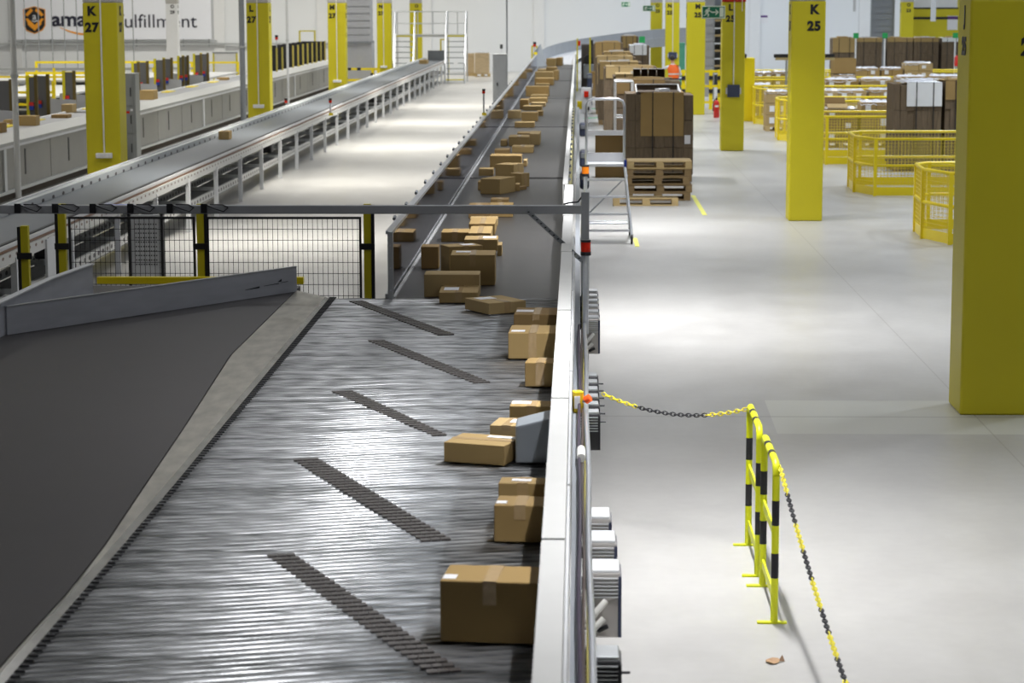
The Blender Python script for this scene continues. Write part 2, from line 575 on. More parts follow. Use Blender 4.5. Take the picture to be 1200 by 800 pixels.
flat('emblem_smile', [(37, 23.6), (40, 25.0), (44, 23.6), (44.4, 24.6), (40, 26), (37.6, 24.8)], BANNER, bn, BY-0.1)
q0, q1 = PY(60.5, 30.2, BY-0.05), PY(137.5, 30.5, BY-0.05)
text('banner_lettering', 'amazon', 1.06, NAVY, bn, (q0.x, BY-0.05, q0.z), bold=0.03, width=q1.x-q0.x, align='LEFT')
q0, q1 = PY(139.5, 32.3, BY-0.05), PY(231, 33, BY-0.05)
text('banner_lettering', 'fulfillment', 1.02, NAVY, bn, (q0.x, BY-0.05, q0.z), bold=-0.003, width=q1.x-q0.x, align='LEFT')
sm = []
for k in range(13):
    u = k/12
    sm.append((70+56*u, 32+7.0*math.sin(math.pi*u*0.93)))
lo = [(x+0.2, y+2.3*math.sin(math.pi*min(1, (i/12)*0.9+0.08))) for i, (x, y) in enumerate(sm)]
flat('smile_swoosh', sm+lo[::-1], LOGOO, bn, BY-0.05)

# thin cables and poles hanging on the left
for i, (px, pyb, y) in enumerate(((31, 87, 78), (47, 86, 78), (62.5, 85, 78), (77, 83, 78), (91.5, 82, 78), (143, 80, 80), (157, 74, 80))):
    b = PY(px, pyb, y)
    o = MB().tube([(b.x, y, b.z), (b.x, y, HC-0.05)], 0.018, 5).build('hanging_cable', GREYM)
    tag(o, ('thin grey hanging cable, %s of five left of pillar K 27' % ('first', 'second', 'third', 'fourth', 'fifth')[i]) if i < 5 else
        ('thin grey cable hanging just right of pillar K 27' if i == 5 else 'thin grey cable hanging farther right of pillar K 27'), 'cable', 'cables hanging from the ceiling')
for (px, py, r, m, lab) in ((22, 240, 0.055, LGREY, 'slim light grey floor to ceiling pole at the left edge'),
                            (285.5, 146, 0.085, GREYP, 'dark grey pole standing left of pillar L 27'),
                            (338, 125, 0.045, LGREY, 'slim light grey pole right of pillar L 27')):
    b = P(px, py)
    o = thing('ceiling_pole', lab, 'pole', (b.x, b.y, 0))
    MB().tube([(b.x, b.y, 0.01), (b.x, b.y, HC-0.05)], r, 10).build('pole_tube', m, o)
    MB().box(b.x-0.12, b.x+0.12, b.y-0.12, b.y+0.12, 0, 0.015).build('foot_plate', m, o)
    MB().tube([(b.x, b.y, 2.3), (b.x, b.y, 2.36)], r*1.3, 10).build('pole_collar', GALV, o)

# ================================================================== CARTONS
CART = []


def carton(fl_, fr_, depth, hpx=None, z=1.0, label='', mt=0, h=None, lab=None, tape='x', left=None, group=None, blk=False, name='carton', sink=0):
    """fl_, fr_: pixels of the front face's bottom corners, on the plane z; the back is depth metres behind"""
    a = P(fl_[0], fl_[1], z); b = P(fr_[0], fr_[1], z)
    if abs(z-1.0) < 0.05 and a.x > -3 and b.x > -0.155:
        b = a.lerp(b, (-0.155-a.x)/(b.x-a.x))
    d = (b-a); w = d.length; d.normalize()
    n = Vector((-d.y, d.x, 0))
    if h is None:
        h = hpx*a.y/FPX*1.01
    yaw = math.atan2(d.y, d.x)
    c = (a+b)/2+n*depth/2
    root = bpy.data.objects.new(name, None)
    COL.objects.link(root)
    root.location = (c.x, c.y, z)
    root.rotation_euler = (0, 0, yaw)
    tag(root, label, 'box', group)
    WORLD[root] = Vector((0, 0, 0))
    hw, hd = w/2, depth/2
    mb = MB().box(-hw, hw, -hd, hd, 0.001, h)
    mm = POLYG if blk else CARD[mt]
    mb.build('carton_body', mm, root, bevel=min(0.006, h*0.05))
    e = 0.0015
    if tape == 'x':      # tape strip across the top running front to back, folded over the front
        t = MB().box(-0.028, 0.028, -hd-e, hd+e, h, h+e)
        t.box(-0.028, 0.028, -hd-e, -hd, h*0.62, h+e)
        t.build('tape_strip', TAPE, root)
    elif tape == 'y':
        t = MB().box(-hw-e, hw+e, -0.026, 0.026, h, h+e)
        t.box(hw, hw+e, -0.026, 0.026, h*0.6, h+e)
        t.build('tape_strip', TAPE, root)
    elif tape == 'f':    # tape all the way down the front
        t = MB().box(-0.03, 0.03, -hd-e, hd+e, h, h+e)
        t.box(-0.03, 0.03, -hd-e, -hd, 0.01, h+e)
        t.build('tape_strip', TAPE, root)
    if lab:
        lx, ly, lw, lh = lab
        MB().box(lx*hw, lx*hw+lw, ly*hd-lh/2, ly*hd+lh/2, h, h+e*1.5).build('shipping_label', LABEL, root)
    return root


G1 = 'cartons on the slatted sorter bed'
G2 = 'cartons riding the main black belt'
carton((516, 752), (668, 757), 0.27, 76, 1.012, 'largest carton nearest the camera on the slatted bed', 1, lab=(-0.97, -0.55, 0.055, 0.07), group=G1)
carton((579, 635), (668, 637), 0.22, 45, 1.012, 'brown carton second nearest on the slatted bed, pressed to the side wall', 1, lab=(-0.95, -0.4, 0.05, 0.06), group=G1)
carton((584, 611), (668, 613), 0.15, 47, 1.012, 'tall narrow carton leaning directly behind the second nearest carton', 0, lab=(-0.5, 0.0, 0.1, 0.05), group=G1)
carton((520, 541), (591, 546), 0.30, 24, 1.012, 'low flat carton standing left of the grey plastic parcel', 0, lab=(0.0, 0.6, 0.22, 0.06), tape='y', group=G1)
# grey poly parcel with slanted top
a = P(604, 543, 1.012); b = P(664, 540, 1.012)
b = a.lerp(b, (-0.155-a.x)/(b.x-a.x))
k = a.y/FPX
gp = thing('grey_parcel', 'grey plastic wrapped parcel with a slanted top beside the low flat carton', 'parcel', ((a.x+b.x)/2, a.y+0.12, 1.012), G1)
vs = [(a.x, a.y, 1.013), (b.x, a.y, 1.013), (b.x, a.y+0.24, 1.013), (a.x, a.y+0.24, 1.013),
      (a.x, a.y, 1.012+45*k), (b.x, a.y, 1.012+55*k), (b.x, a.y+0.24, 1.012+57*k), (a.x, a.y+0.24, 1.012+46*k)]
MB().add(vs, [(3, 2, 1, 0), (4, 5, 6, 7), (0, 1, 5, 4), (1, 2, 6, 5), (2, 3, 7, 6), (3, 0, 4, 7)]).build('parcel_body', POLYG, gp, bevel=0.012)
carton((574, 512.5), (612, 514), 0.26, 15, 1.012, 'small carton with white label behind the grey plastic parcel', 2, lab=(0.0, 0.2, 0.12, 0.1), group=G1)
carton((597, 495), (664, 496), 0.20, 20, 1.012, 'carton with large white top label behind the small labelled carton', 0, lab=(-0.95, 0.2, 0.12, 0.10), tape='f', group=G1)
carton((615, 453), (664, 454), 0.22, 29, 1.012, 'brown carton with bulging top flap halfway along the slatted bed', 1, tape='f', group=G1)
carton((595.5, 420.5), (664, 421), 0.42, 31, 1.012, 'wide carton with worn rounded edge and white print near the bed middle', 0, lab=(-0.9, -0.5, 0.10, 0.08), tape='f', group=G1)
carton((602, 386), (664, 386.5), 0.42, 18, 1.012, 'low carton with white label directly behind the worn wide carton', 3, lab=(-0.95, 0.0, 0.14, 0.12), group=G1)
carton((573, 369), (616.5, 365.5), 0.42, 13.8, 1.012, 'flat carton turned askew with white label at the far end of the slatted bed', 2, lab=(-0.7, 0.45, 0.16, 0.12), tape='f', group=G1)
carton((514.5, 355), (560, 355), 0.52, 12.5, 1.012, 'flat carton with central tape straddling belt end and slatted bed', 0, lab=(-0.8, 0.0, 0.13, 0.2), tape='f', group=G1)
carton((497, 348), (562, 348), 0.30, 26.5, 1.0, 'long wide carton at the near end of the belt', 2, tape='', group=G2)
carton((528, 334.5), (580, 334.5), 0.42, 36, 1.0, 'biggest upright carton on the belt behind the long one', 0, lab=(-0.8, 0.3, 0.14, 0.12), tape='x', group=G2)
carton((526.5, 323), (566, 321), 0.24, 34, 1.0, 'tilted tall carton partly hidden by the biggest upright carton', 0, lab=(0.0, 0.1, 0.13, 0.12), group=G2)
carton((493.5, 315), (514, 315), 0.26, 26, 1.0, 'dark square carton at the left belt edge under its own reflection', 3, tape='', group=G2)
carton((583, 300), (588, 300), 0.3, 13, 1.0, 'tiny carton peeping out right of the biggest upright carton', 0, tape='', group=G2)
carton((544, 294), (583, 294), 0.40, 13.5, 1.0, 'flat carton lying behind the biggest upright carton', 0, lab=(0.1, 0.1, 0.14, 0.2), group=G2)
carton((517, 283.5), (549, 283.5), 0.40, 11.5, 1.0, 'flat carton with white top label at left, just below the grey beam', 1, tape='f', group=G2)
carton((549, 284.5), (575, 284.5), 0.8, 11.5, 1.0, 'deep carton beside the white labelled flat one below the beam', 0, group=G2)
carton((549.5, 275.5), (580, 275.5), 0.72, 13.5, 1.0, 'dark fronted carton with lit right side just below the grey beam', 1, tape='f', group=G2)
carton((551, 265), (583, 265), 0.3, 9, 1.0, 'thin carton lying right below the grey beam behind the dark fronted one', 2, tape='', group=G2)
carton((573, 254.5), (601, 254.5), 0.42, 14, 1.0, 'carton crossing behind the grey beam, right of its neighbour', 1, group=G2)
carton((549, 256), (572.5, 256), 0.42, 15, 1.0, 'carton crossing behind the grey beam, left of its neighbour', 3, group=G2)
carton((575, 244.5), (596, 244.5), 0.3, 11, 1.0, 'small dark carton sticking up just above the grey beam', 3, tape='f', group=G2)
carton((586, 228), (604, 224.7), 0.30, 18, 1.0, 'large cube carton turned corner first, first one above the beam', 0, tape='', group=G2)
carton((560, 223), (566, 223), 0.3, 10, 1.0, 'small carton just left of the corner first cube carton', 1, tape='', group=G2)
carton((604, 224), (609, 224), 0.3, 8, 1.0, 'small thin carton just right of the corner first cube carton', 0, tape='', group=G2)
carton((609.5, 223), (617, 222), 0.2, 4, 1.0, 'low open carton tray right of the corner first cube carton', 3, tape='', group=G2)
carton((611, 219.5), (620.5, 218.5), 0.20, 16, 1.0, 'upright carton with tape behind the right edge of the cube carton', 0, tape='f', group=G2)
carton((561, 206), (578, 206), 0.34, 8, 1.0, 'small low carton at the left above the dark belt seam', 0, tape='', group=G2)
carton((602, 207.5), (614, 205.5), 0.31, 14.5, 1.0, 'mid sized carton standing directly behind the cube carton', 0, tape='f', group=G2)
carton((574, 197), (611, 197), 0.5, 14.5, 1.0, 'long straight carton behind the mid sized standing carton', 1, tape='', group=G2)
carton((613.5, 195), (617.5, 195), 0.5, 7, 1.0, 'small dark cornered carton right of the long straight carton', 2, tape='', group=G2)
carton((579.5, 181), (597, 181), 0.5, 5.5, 1.0, 'very flat dark carton in front of three clustered cartons', 3, tape='', group=G2)
carton((600, 179), (625, 179), 0.55, 7, 1.0, 'flat carton with pale top in front of two square cartons', 0, group=G2)
carton((586.5, 171), (594, 171), 0.5, 6.5, 1.0, 'little carton leftmost in the cluster of square cartons', 0, tape='', group=G2)
carton((596, 171), (620.5, 171), 0.75, 10.5, 1.0, 'square taped carton in the middle of the cluster', 0, group=G2)
carton((620.5, 170), (632.5, 170), 1.0, 13, 1.0, 'bright carton at the right of the square carton cluster', 2, tape='', group=G2)
carton((606, 163), (629, 163), 0.6, 7, 1.0, 'thin carton lying behind the square carton cluster', 1, tape='', group=G2)
G3 = 'far cartons on the main belt'
far = [((603, 149.5), (626, 149.5), .5, 6, 'flat two tone carton alone in front of the pale seam'),
       ((611, 142), (630, 142), .5, 10, 'cube carton with sunken front behind the flat two tone carton'),
       ((595, 139), (610, 139), .5, 9, 'leftmost carton of the middle belt beside the sunken cube'),
       ((629, 136), (636, 136), .5, 5.5, 'small pale carton right of the sunken cube'),
       ((613, 129.5), (635, 129.5), .6, 5, 'flat carton with arched lid behind the sunken cube'),
       ((609, 128), (619, 128), .7, 11, 'dark upright carton on the left behind the arched one'),
       ((622, 125), (639, 125), .5, 4.5, 'flat pale carton above the arched lid carton'),
       ((620, 120.5), (641, 120.5), .6, 5.5, 'wide low carton under the thin wavy flaps'),
       ((622, 114.5), (641, 114.5), .9, 3, 'open flapped carton in front of the tall wide carton'),
       ((616, 113), (643, 113), .6, 11.5, 'tall wide carton with hole in its right side'),
       ((628, 100.5), (643.5, 100.5), .5, 2.5, 'thin pale carton behind the tall wide carton'),
       ((626.5, 100), (648, 100), .9, 8, 'broad carton with shaded left half farther up the belt'),
       ((627, 92), (648, 92), .9, 7.5, 'broad carton on the far pile behind the shaded one'),
       ((648.5, 94), (654, 94), .9, 11, 'tall carton at the right side of the far pile'),
       ((630, 84.5), (640, 84.5), .8, 3.2, 'small dark flat carton on the far pile'),
       ((640, 85), (652, 85), .8, 6, 'pale carton with white top on the far pile'),
       ((640, 77.5), (651, 77.5), 1.2, 8.5, 'dark sided carton near the far belt end'),
       ((651, 77), (658, 77), 1.2, 9, 'sunlit looking tan carton near the far belt end')]
for i, (f0, f1, dp, hp, lb) in enumerate(far):
    carton(f0, f1, dp, hp, 1.0, lb.replace('sunlit looking', 'brightly lit'), (0, 1, 2, 1)[i % 4], tape='', group=G3)

# ================================================================== MAIN CONVEYOR
BX0, BX1 = -1.66, -0.16
YB0 = P(500, 350, 1.0).y
YB1 = 98.0
cv = thing('belt_conveyor', 'long black belt conveyor with clear side screen running away down the middle', 'conveyor', ((BX0+BX1)/2, YB0, 0))
seams = [P(640, y, 1.0).y for y in (208.5, 148.6, 115.3, 94.6, 80.5)]
ys = [YB0]+seams+[YB1]
for i in range(len(ys)-1):
    MB().box(BX0, BX1, ys[i]+(0.16 if i else 0.05), ys[i+1]-0.16, 0.93, 1.0).build('belt_section', BELTM, cv, bevel=0.02)
MB().box(BX0-0.02, BX1+0.05, YB0+0.02, YB1, 0.70, 0.92).build('belt_bed', BLK, cv)
for y in seams:
    MB().tube([(BX0, y, 0.93), (BX1, y, 0.93)], 0.05, 8).build('transfer_roller', GAPD, cv)
MB().box(BX0-0.06, BX0-0.02, YB0+0.02, YB1, 0.72, 1.04).build('side_frame', GALV, cv)
MB().box(BX1, BX1+0.05, YB0+0.02, YB1, 0.72, 1.02).build('side_frame', GALV, cv)
MB().box(BX0+0.0, BX0+0.028, YB0+0.03, YB1, 1.0, 1.014).build('edge_strip', mat('glossy_edge_strip', (0.75, 0.75, 0.76), 0.2, metal=0.2, var=0.35, nscale=4), cv)
gt = 1.605
MB().box(BX0-0.012, BX0-0.004, YB0+0.02, YB1-6, 1.04, gt-0.02).build('clear_screen', GLASS, cv)
MB().box(BX0-0.05, BX0+0.012, YB0+0.02, YB1-6, gt-0.03, gt).build('screen_top_rail', ALU, cv)
MB().box(BX0-0.03, BX0+0.018, YB0-0.04, YB0+0.02, 0.95, gt).build('screen_end_post', GALV, cv, bevel=0.004)
for z in (1.08, 1.28, 1.48):
    MB().tube([(BX0-0.005, YB0-0.045, z), (BX0-0.005, YB0-0.035, z)], 0.008, 8).build('end_post_rivet', ALU, cv)
y = YB0+1.2
while y < 60:
    o = MB().tube([(BX0-0.07, y, gt-0.005), (BX0-0.07, y+0.10, gt+0.01)], 0.016, 6).build('rail_clamp', GREYP, cv)
    y += 1.45
y = YB0+1.0
while y < YB1:
    for x in (BX0-0.04, BX1+0.03):
        MB().box(x-0.03, x+0.03, y-0.03, y+0.03, 0, 0.72).build('leg', GALV, cv)
    y += 6.0

# right side wall of the conveyor (white topped)
sg = thing('side_wall', 'white topped sheet metal side wall along the right edge of the slatted bed and belt', 'side wall', (-0.08, 9, 0))
ZT = 1.45
segs = [(4.0, 8.9, 0), (8.93, 12.2, 0), (12.23, 15.8, 0), (15.83, 19.6, 0), (19.63, 23.0, -0.004), (23.03, 27.0, -0.012)]
for a_, b_, dx in segs:
    mb = MB().box(-0.145+dx, -0.125+dx, a_, b_, 1.02, ZT)
    mb.box(-0.145+dx, -0.05+dx, a_, b_, ZT, ZT+0.012)
    mb.box(-0.062+dx, -0.05+dx, a_, b_, 1.0, ZT)
    mb.build('wall_panel', GUARDM, sg)
for a_, b_ in ((6, 10.3), (10.35, 13.6), (13.65, 17.5), (17.55, 21.5)):
    MB().box(-0.048, -0.035, a_, b_, 1.0, 1.385).build('outer_plate', LGREY, sg, bevel=0.003)
y = 27.1
while y < YB1:
    mb = MB().box(-0.185, -0.17, y, y+4.9, 1.0, ZT)
    mb.box(-0.185, -0.125, y, y+4.9, ZT, ZT+0.012)
    mb.box(-0.135, -0.125, y, y+4.9, 1.0, ZT)
    mb.build('wall_panel', GUARDM, sg)
    mb = MB()
    for k in range(4):
        mb.tube([(-0.11, y+0.5+k*1.2, 1.38), (-0.11, y+0.62+k*1.2, 1.38)], 0.018, 6)
    mb.build('clamp_row', GREYP, sg)
    y += 4.93
MB().box(-0.03, 0.02, 5, 60, 0.72, 1.0).build('lower_frame', GREYP, sg)
MB().box(-0.115, -0.10, 27, 60, 0.72, 1.30).build('yellow_cable_duct', mat('cable_duct', (0.55, 0.50, 0.22), 0.6), sg)
y = 7.0
while y < 60:
    MB().box(-0.03, 0.02, y-0.03, y+0.03, 0, 0.72).build('leg', GREYM, sg)
    y += 3.2
for (x, z, r, m_, y0_, y1_, nm) in ((0.028, 1.02, 0.008, mat('dark_brown_cable', (0.045, 0.028, 0.02), 0.5), 5, 18, 'brown_cable'),
                                    (0.010, 1.05, 0.010, mat('purple_cable', (0.022, 0.012, 0.03), 0.5), 5, 18, 'purple_cable'),
                                    (0.045, 0.98, 0.010, mat('yellow_cable', (0.30, 0.26, 0.06), 0.5), 5, 30, 'yellow_cable'),
                                    (0.058, 0.99, 0.016, ALU, 5, 19.5, 'silver_pipe')):
    pts = []
    yy = y0_
    while yy <= y1_:
        pts.append((x+0.004*math.sin(yy*1.7+x*90), yy, z+0.008*math.sin(yy*2.3)))
        yy += 0.5
    MB().tube(pts, r, 6).build(nm, m_, sg)
MB().tube([(0.02, 12.6, 1.05), (0.02, 12.85, 1.05)], 0.025, 8).build('cable_sleeve', CREAM, sg)


# ------------------------------------------------------------------ motors along the side
def motor(y, x0, w, ztop, h, d, label, grp, dark=False, cable=False):
    body = BLKP if dark else MOTORM
    o = thing('drive_motor', label, 'motor', (x0+w/2, y+d/2, ztop-h), grp)
    MB().box(x0, x0+w, y, y+d, ztop-h, ztop-0.015, 0).build('motor_housing', body, o, bevel=0.012)
    MB().box(x0+0.006, x0+w-0.006, y+0.01, y+d-0.01, ztop-0.02, ztop).build('top_cover', GALV if dark else WHITEP, o, bevel=0.006)
    nf = 6
    mb = MB()
    for k in range(nf):
        z = ztop-0.035-k*0.018
        mb.box(x0-0.002, x0+w-0.012, y-0.014, y+0.01, z-0.006, z)
    mb.build('cooling_fins', GALV if dark else LGREY, o)
    MB().box(x0+w-0.012, x0+w+0.004, y-0.006, y+d, ztop-h+0.005, ztop-0.03).build('side_cover', DBLUE if not dark else BLK, o)
    MB().tube([(x0-0.05, y+d/2, ztop-0.09), (x0+0.005, y+d/2, ztop-0.09)], 0.03, 10).build('cable_gland', BLK, o)
    if dark:
        MB().tube([(x0+w, y+0.02, ztop-0.07), (x0+w+0.04, y+0.02, ztop-0.07)], 0.006, 6).build('locking_pin', BLK, o)
    if cable:
        MB().tube([(x0-0.03, y-0.05, ztop-0.24), (x0+0.02, y-0.06, ztop-0.22), (x0+0.06, y-0.05, ztop-0.17), (x0+0.09, y-0.03, ztop-0.14)], 0.016, 8).build('white_cable', CREAM, o)
        MB().tube([(x0-0.03, y-0.05, ztop-0.25), (x0+0.03, y-0.07, ztop-0.27), (x0+0.08, y-0.05, ztop-0.22)], 0.016, 8).build('white_cable', CREAM, o)
        MB().tube([(x0+0.05, y-0.02, ztop-0.29), (x0+0.1, y-0.02, ztop-0.265)], 0.012, 6).build('black_knob', BLK, o)
    return o


GM = 'finned grey motors on the conveyor side'
motor(10.42, 0.045, 0.16, 0.95, 0.33, 0.24, 'nearest big grey finned motor with white cables on its front', GM, cable=True)
motor(11.02, 0.045, 0.15, 0.95, 0.33, 0.24, 'big grey finned motor, second from the camera', GM)
motor(11.55, 0.035, 0.14, 0.95, 0.33, 0.24, 'big grey finned motor, third from the camera and farthest of the near three', GM)
names = ('first', 'second', 'third', 'fourth', 'fifth', 'sixth')
for i in range(6):
    motor(19.15+0.36*i, 0.045, 0.14, 0.95, 0.32, 0.16, 'small grey finned motor beside the red beacon, %s counted from the camera' % names[i], GM, cable=(i == 0))
for i in range(6):
    motor(14.62+0.30*i, 0.02, 0.125, 0.95, 0.20 if i else 0.26, 0.13, 'black drive unit above the emergency stop, %s counted from the camera' % names[i], 'black drive units mid conveyor', dark=True)
motor(9.05, 0.03, 0.15, 0.93, 0.2, 0.2, 'black drive unit cut by the bottom edge of the photo', 'black drive units mid conveyor', dark=True)
# emergency stop
es = thing('emergency_stop', 'yellow emergency stop box with orange red button beside the black drives', 'switch', (0.0, 14.3, 1.0))
MB().obox((0.0, 14.33), 0.032, 0.03, 1.0, 1.14, 0.35).build('switch_box', mat('estop_yellow', (0.85, 0.62, 0.02), 0.4), es, bevel=0.008)
MB().obox((-0.004, 14.296), 0.018, 0.004, 1.03, 1.11, 0.35).build('switch_plate', LABEL, es)
MB().tube([(0.03, 14.32, 1.07), (0.055, 14.31, 1.085)], 0.012, 8).build('button_stem', GREYM, es)
MB().tube([(0.05, 14.31, 1.08), (0.078, 14.30, 1.10)], 0.026, 12).build('stop_button', mat('button_orange', (0.9, 0.10, 0.01), 0.35), es, bevel=0.003)
# dark drives farther along
for (px, py, hp, wp, lab) in ((678, 222, 21, 11, 'dark blue rounded drive unit just below the ladder platform'),
                              (678, 196, 20, 10, 'dark blue rounded drive unit level with the ladder platform'),
                              (677, 160, 16, 8, 'dark drive unit beside the white control box'),
                              (691, 99, 13, 6, 'small dark drive unit above the white control box')):
    c = P(px, py, 0.75)
    s_ = c.y/FPX
    x0 = max(c.x-wp*s_/2, 0.025)
    zb_ = 0.0 if px > 690 else 0.75
    hh0 = hp*s_*0.98+0.75-zb_
    o = thing('side_drive', lab, 'motor', (x0+wp*s_/2, c.y+0.2, zb_), 'dark drives on the belt side')
    hh = hp*s_*0.98
    MB().box(x0, x0+wp*s_, c.y, c.y+0.4, zb_, zb_+hh0).build('drive_body', DBLUE, o, bevel=0.04)
    MB().box(x0+0.02, x0+wp*s_-0.02, c.y-0.02, c.y, 0.75+hh*0.55, 0.75+hh*0.85).build('drive_cap', GREYP, o, bevel=0.01)
# white control box with red lamp
c = P(687, 133, 0.55); s_ = c.y/FPX
cb = thing('control_cabinet', 'white control box with red lamp on the belt side, beyond the ladder', 'control box', (c.x, c.y, 0), None)
w_ = 12*s_
MB().box(c.x-w_/2, c.x+w_/2, c.y, c.y+0.3, 0.55, 0.55+30*s_).build('cabinet_body', LGREY, cb, bevel=0.01)
MB().box(c.x-w_*0.22, c.x+w_*0.22, c.y-0.05, c.y, 0.55+19*s_, 0.55+26*s_).build('red_lamp', REDL, cb, bevel=0.01)
MB().box(c.x-w_*0.1, c.x+w_*0.3, c.y-0.03, c.y, 0.55+4*s_, 0.55+8*s_).build('cabinet_switch', BLK, cb)
MB().box(c.x-0.05, c.x+0.05, c.y+0.1, c.y+0.2, 0, 0.55).build('cabinet_stand', GALV, cb)
MB().box(c.x-0.25, c.x-0.13, c.y-6, c.y-5.9, 0.95, 1.15).build('stop_switch', YRAIL, cb)

# ================================================================== SLATTED SORTER
st = thing('slat_sorter', 'wide metal slatted sorter bed filling the foreground', 'sorter', (-1.5, 14, 0))
L0 = P(387, 350, 1.0); L1 = P(7, 796, 1.0)
dx_dy = (L0.x-L1.x)/(L0.y-L1.y)
YE = YB0
SLOPE = 0.275
pitch = 0.070
XRT = -0.10
bm = bmesh.new()
rng = random.Random(3)
prof = [(-0.031, -0.014), (-0.031, -0.005), (-0.022, 0.0025), (-0.008, 0.006), (0.008, 0.006), (0.022, 0.0025), (0.031, -0.005), (0.031, -0.014)]
cosA = 1/math.sqrt(1+SLOPE**2)
dirv = Vector((cosA, SLOPE*cosA, 0)); nrm = Vector((-SLOPE*cosA, cosA, 0))
slats = []
yl = 6.6
shear = 1-SLOPE*dx_dy      # pitch measured along the left edge
while yl < YE+0.5:
    xl = L1.x+(yl-L1.y)*dx_dy
    slats.append((xl, yl, rng.gauss(0, 0.035), rng.gauss(0, 0.0008), rng.random()))
    yl += pitch/cosA/shear
for (xl, yl, tilt, dz, rn) in slats:
    ln = (XRT-xl)/cosA
    a = Vector((xl, yl, 1.0+dz))
    r0, rm, r1 = [], [], []
    for (s_, z_) in prof:
        off = nrm*s_+Vector((0, 0, z_+s_*tilt))
        tip = nrm*(s_*0.42)+Vector((0, 0, min(z_, 0.0)-0.002))
        r0.append(bm.verts.new(a+dirv*0.012+tip)); rm.append(bm.verts.new(a+dirv*0.085+off)); r1.append(bm.verts.new(a+dirv*ln+off))
    n = len(prof)
    for ra, rb in ((r0, rm), (rm, r1)):
        for k in range(n-1):
            f = bm.faces.new((ra[k], ra[k+1], rb[k+1], rb[k]))
            f.smooth = 0 < k < n-2 and ra is rm
    bm.faces.new(r0)
    bm.faces.new(r1[::-1])
bmesh.ops.recalc_face_normals(bm, faces=bm.faces)
res = bmesh.ops.bisect_plane(bm, geom=bm.verts[:]+bm.edges[:]+bm.faces[:], plane_co=(0, YE, 0), plane_no=(0, 1, 0), clear_outer=True)
me = bpy.data.meshes.new('slat_bed')
for v in bm.verts:
    v.co -= Vector(st.location)
bm.to_mesh(me); bm.free()
ob = bpy.data.objects.new('slat_bed', me); COL.objects.link(ob); ob.parent = st


def slat_mat():
    m = bpy.data.materials.new('brushed_aluminium_slats')
    m.use_nodes = True
    nt = m.node_tree; L = nt.links.new
    b = nt.nodes['Principled BSDF']
    g = nn(nt, 'ShaderNodeNewGeometry')
    mp = nn(nt, 'ShaderNodeMapping', vector_type='POINT')
    mp.inputs['Rotation'].default_value = (0, 0, -math.atan(SLOPE))
    mp.inputs['Scale'].default_value = (0.5, 15, 1)
    L(g.outputs['Position'], mp.inputs[0])
    n = nn(nt, 'ShaderNodeTexNoise'); n.inputs['Scale'].default_value = 1.5; n.inputs['Detail'].default_value = 6
    L(mp.outputs[0], n.inputs[0])
    cr = nn(nt, 'ShaderNodeValToRGB')
    cr.color_ramp.elements[0].position = 0.32; cr.color_ramp.elements[0].color = (0.12, 0.125, 0.125, 1)
    cr.color_ramp.elements[1].position = 0.68; cr.color_ramp.elements[1].color = (0.54, 0.55, 0.565, 1)  # streak contrast paints slat highlights and dark gaps into the colour
    L(n.outputs['Fac'], cr.inputs[0])
    L(cr.outputs[0], b.inputs['Base Color'])
    b.inputs['Metallic'].default_value = 0.85
    rr = nn(nt, 'ShaderNodeMapRange'); rr.inputs['To Min'].default_value = 0.30; rr.inputs['To Max'].default_value = 0.44
    L(n.outputs['Fac'], rr.inputs[0]); L(rr.outputs[0], b.inputs['Roughness'])
    return m


me.materials.append(slat_mat())
# dark bed below the slats, frame and legs
poly = [(XRT, 6.4), (XRT, YE-0.01), (L0.x, YE-0.01), (L1.x+(6.4-L1.y)*dx_dy, 6.4)]
MB().prism(poly, 0.80, 0.975).build('bed_pan', BLK, st)
MB().box(L0.x, XRT, YE-0.06, YE-0.01, 0.6, 0.80).build('end_frame', GREYP, st)
for (x, y) in ((-0.3, 8), (-0.3, 13), (-0.3, 18.5), (-1.6, 19.5), (-1.8, 14), (-1.8, 9)):
    MB().box(x-0.04, x+0.04, y-0.04, y+0.04, 0, 0.80).build('leg', GREYP, st)
# dark diverter rows
rows = [((340, 537), (372, 537), (529, 632), (497, 636)), ((311, 650), (343, 648), (540, 785), (503, 790)),
        ((386, 458), (411, 457), (525, 510), (508, 511)), ((430, 399), (447.5, 397.5), (574, 447.5), (554, 448.5)),
        ((406, 352), (424, 352), (535, 392.5), (517, 394))]


def isect(a, b, p, d):
    """intersection of line a-b with line p+t*d (xy) -> point or None when outside a-b"""
    e = b-a
    den = e.x*d.y-e.y*d.x
    s_ = ((p.x-a.x)*d.y-(p.y-a.y)*d.x)/den
    if s_ < 0 or s_ > 1:
        return None
    return a+e*s_


for q in rows:
    w = [P(x, y, 1.005).xy for x, y in q]
    mb = MB()
    d2 = Vector((dirv.x, dirv.y))
    for (xl, yl, *_r) in slats:
        pL = isect(w[0], w[3], Vector((xl, yl)), d2)
        pR = isect(w[1], w[2], Vector((xl, yl)), d2)
        if pL is None or pR is None or min(pL.y, pR.y) > YE-0.05:
            continue
        # a sliding shoe: three short blocks per slat
        for k in range(3):
            u0, u1 = k/3+0.012, (k+1)/3-0.012
            A = pL.lerp(pR, u0); B = pL.lerp(pR, u1)
            mb.bar((A.x, A.y, 1.006), (B.x, B.y, 1.006), 0.046, 0.010)
    mb.build('shoe_row', SHOE, st)

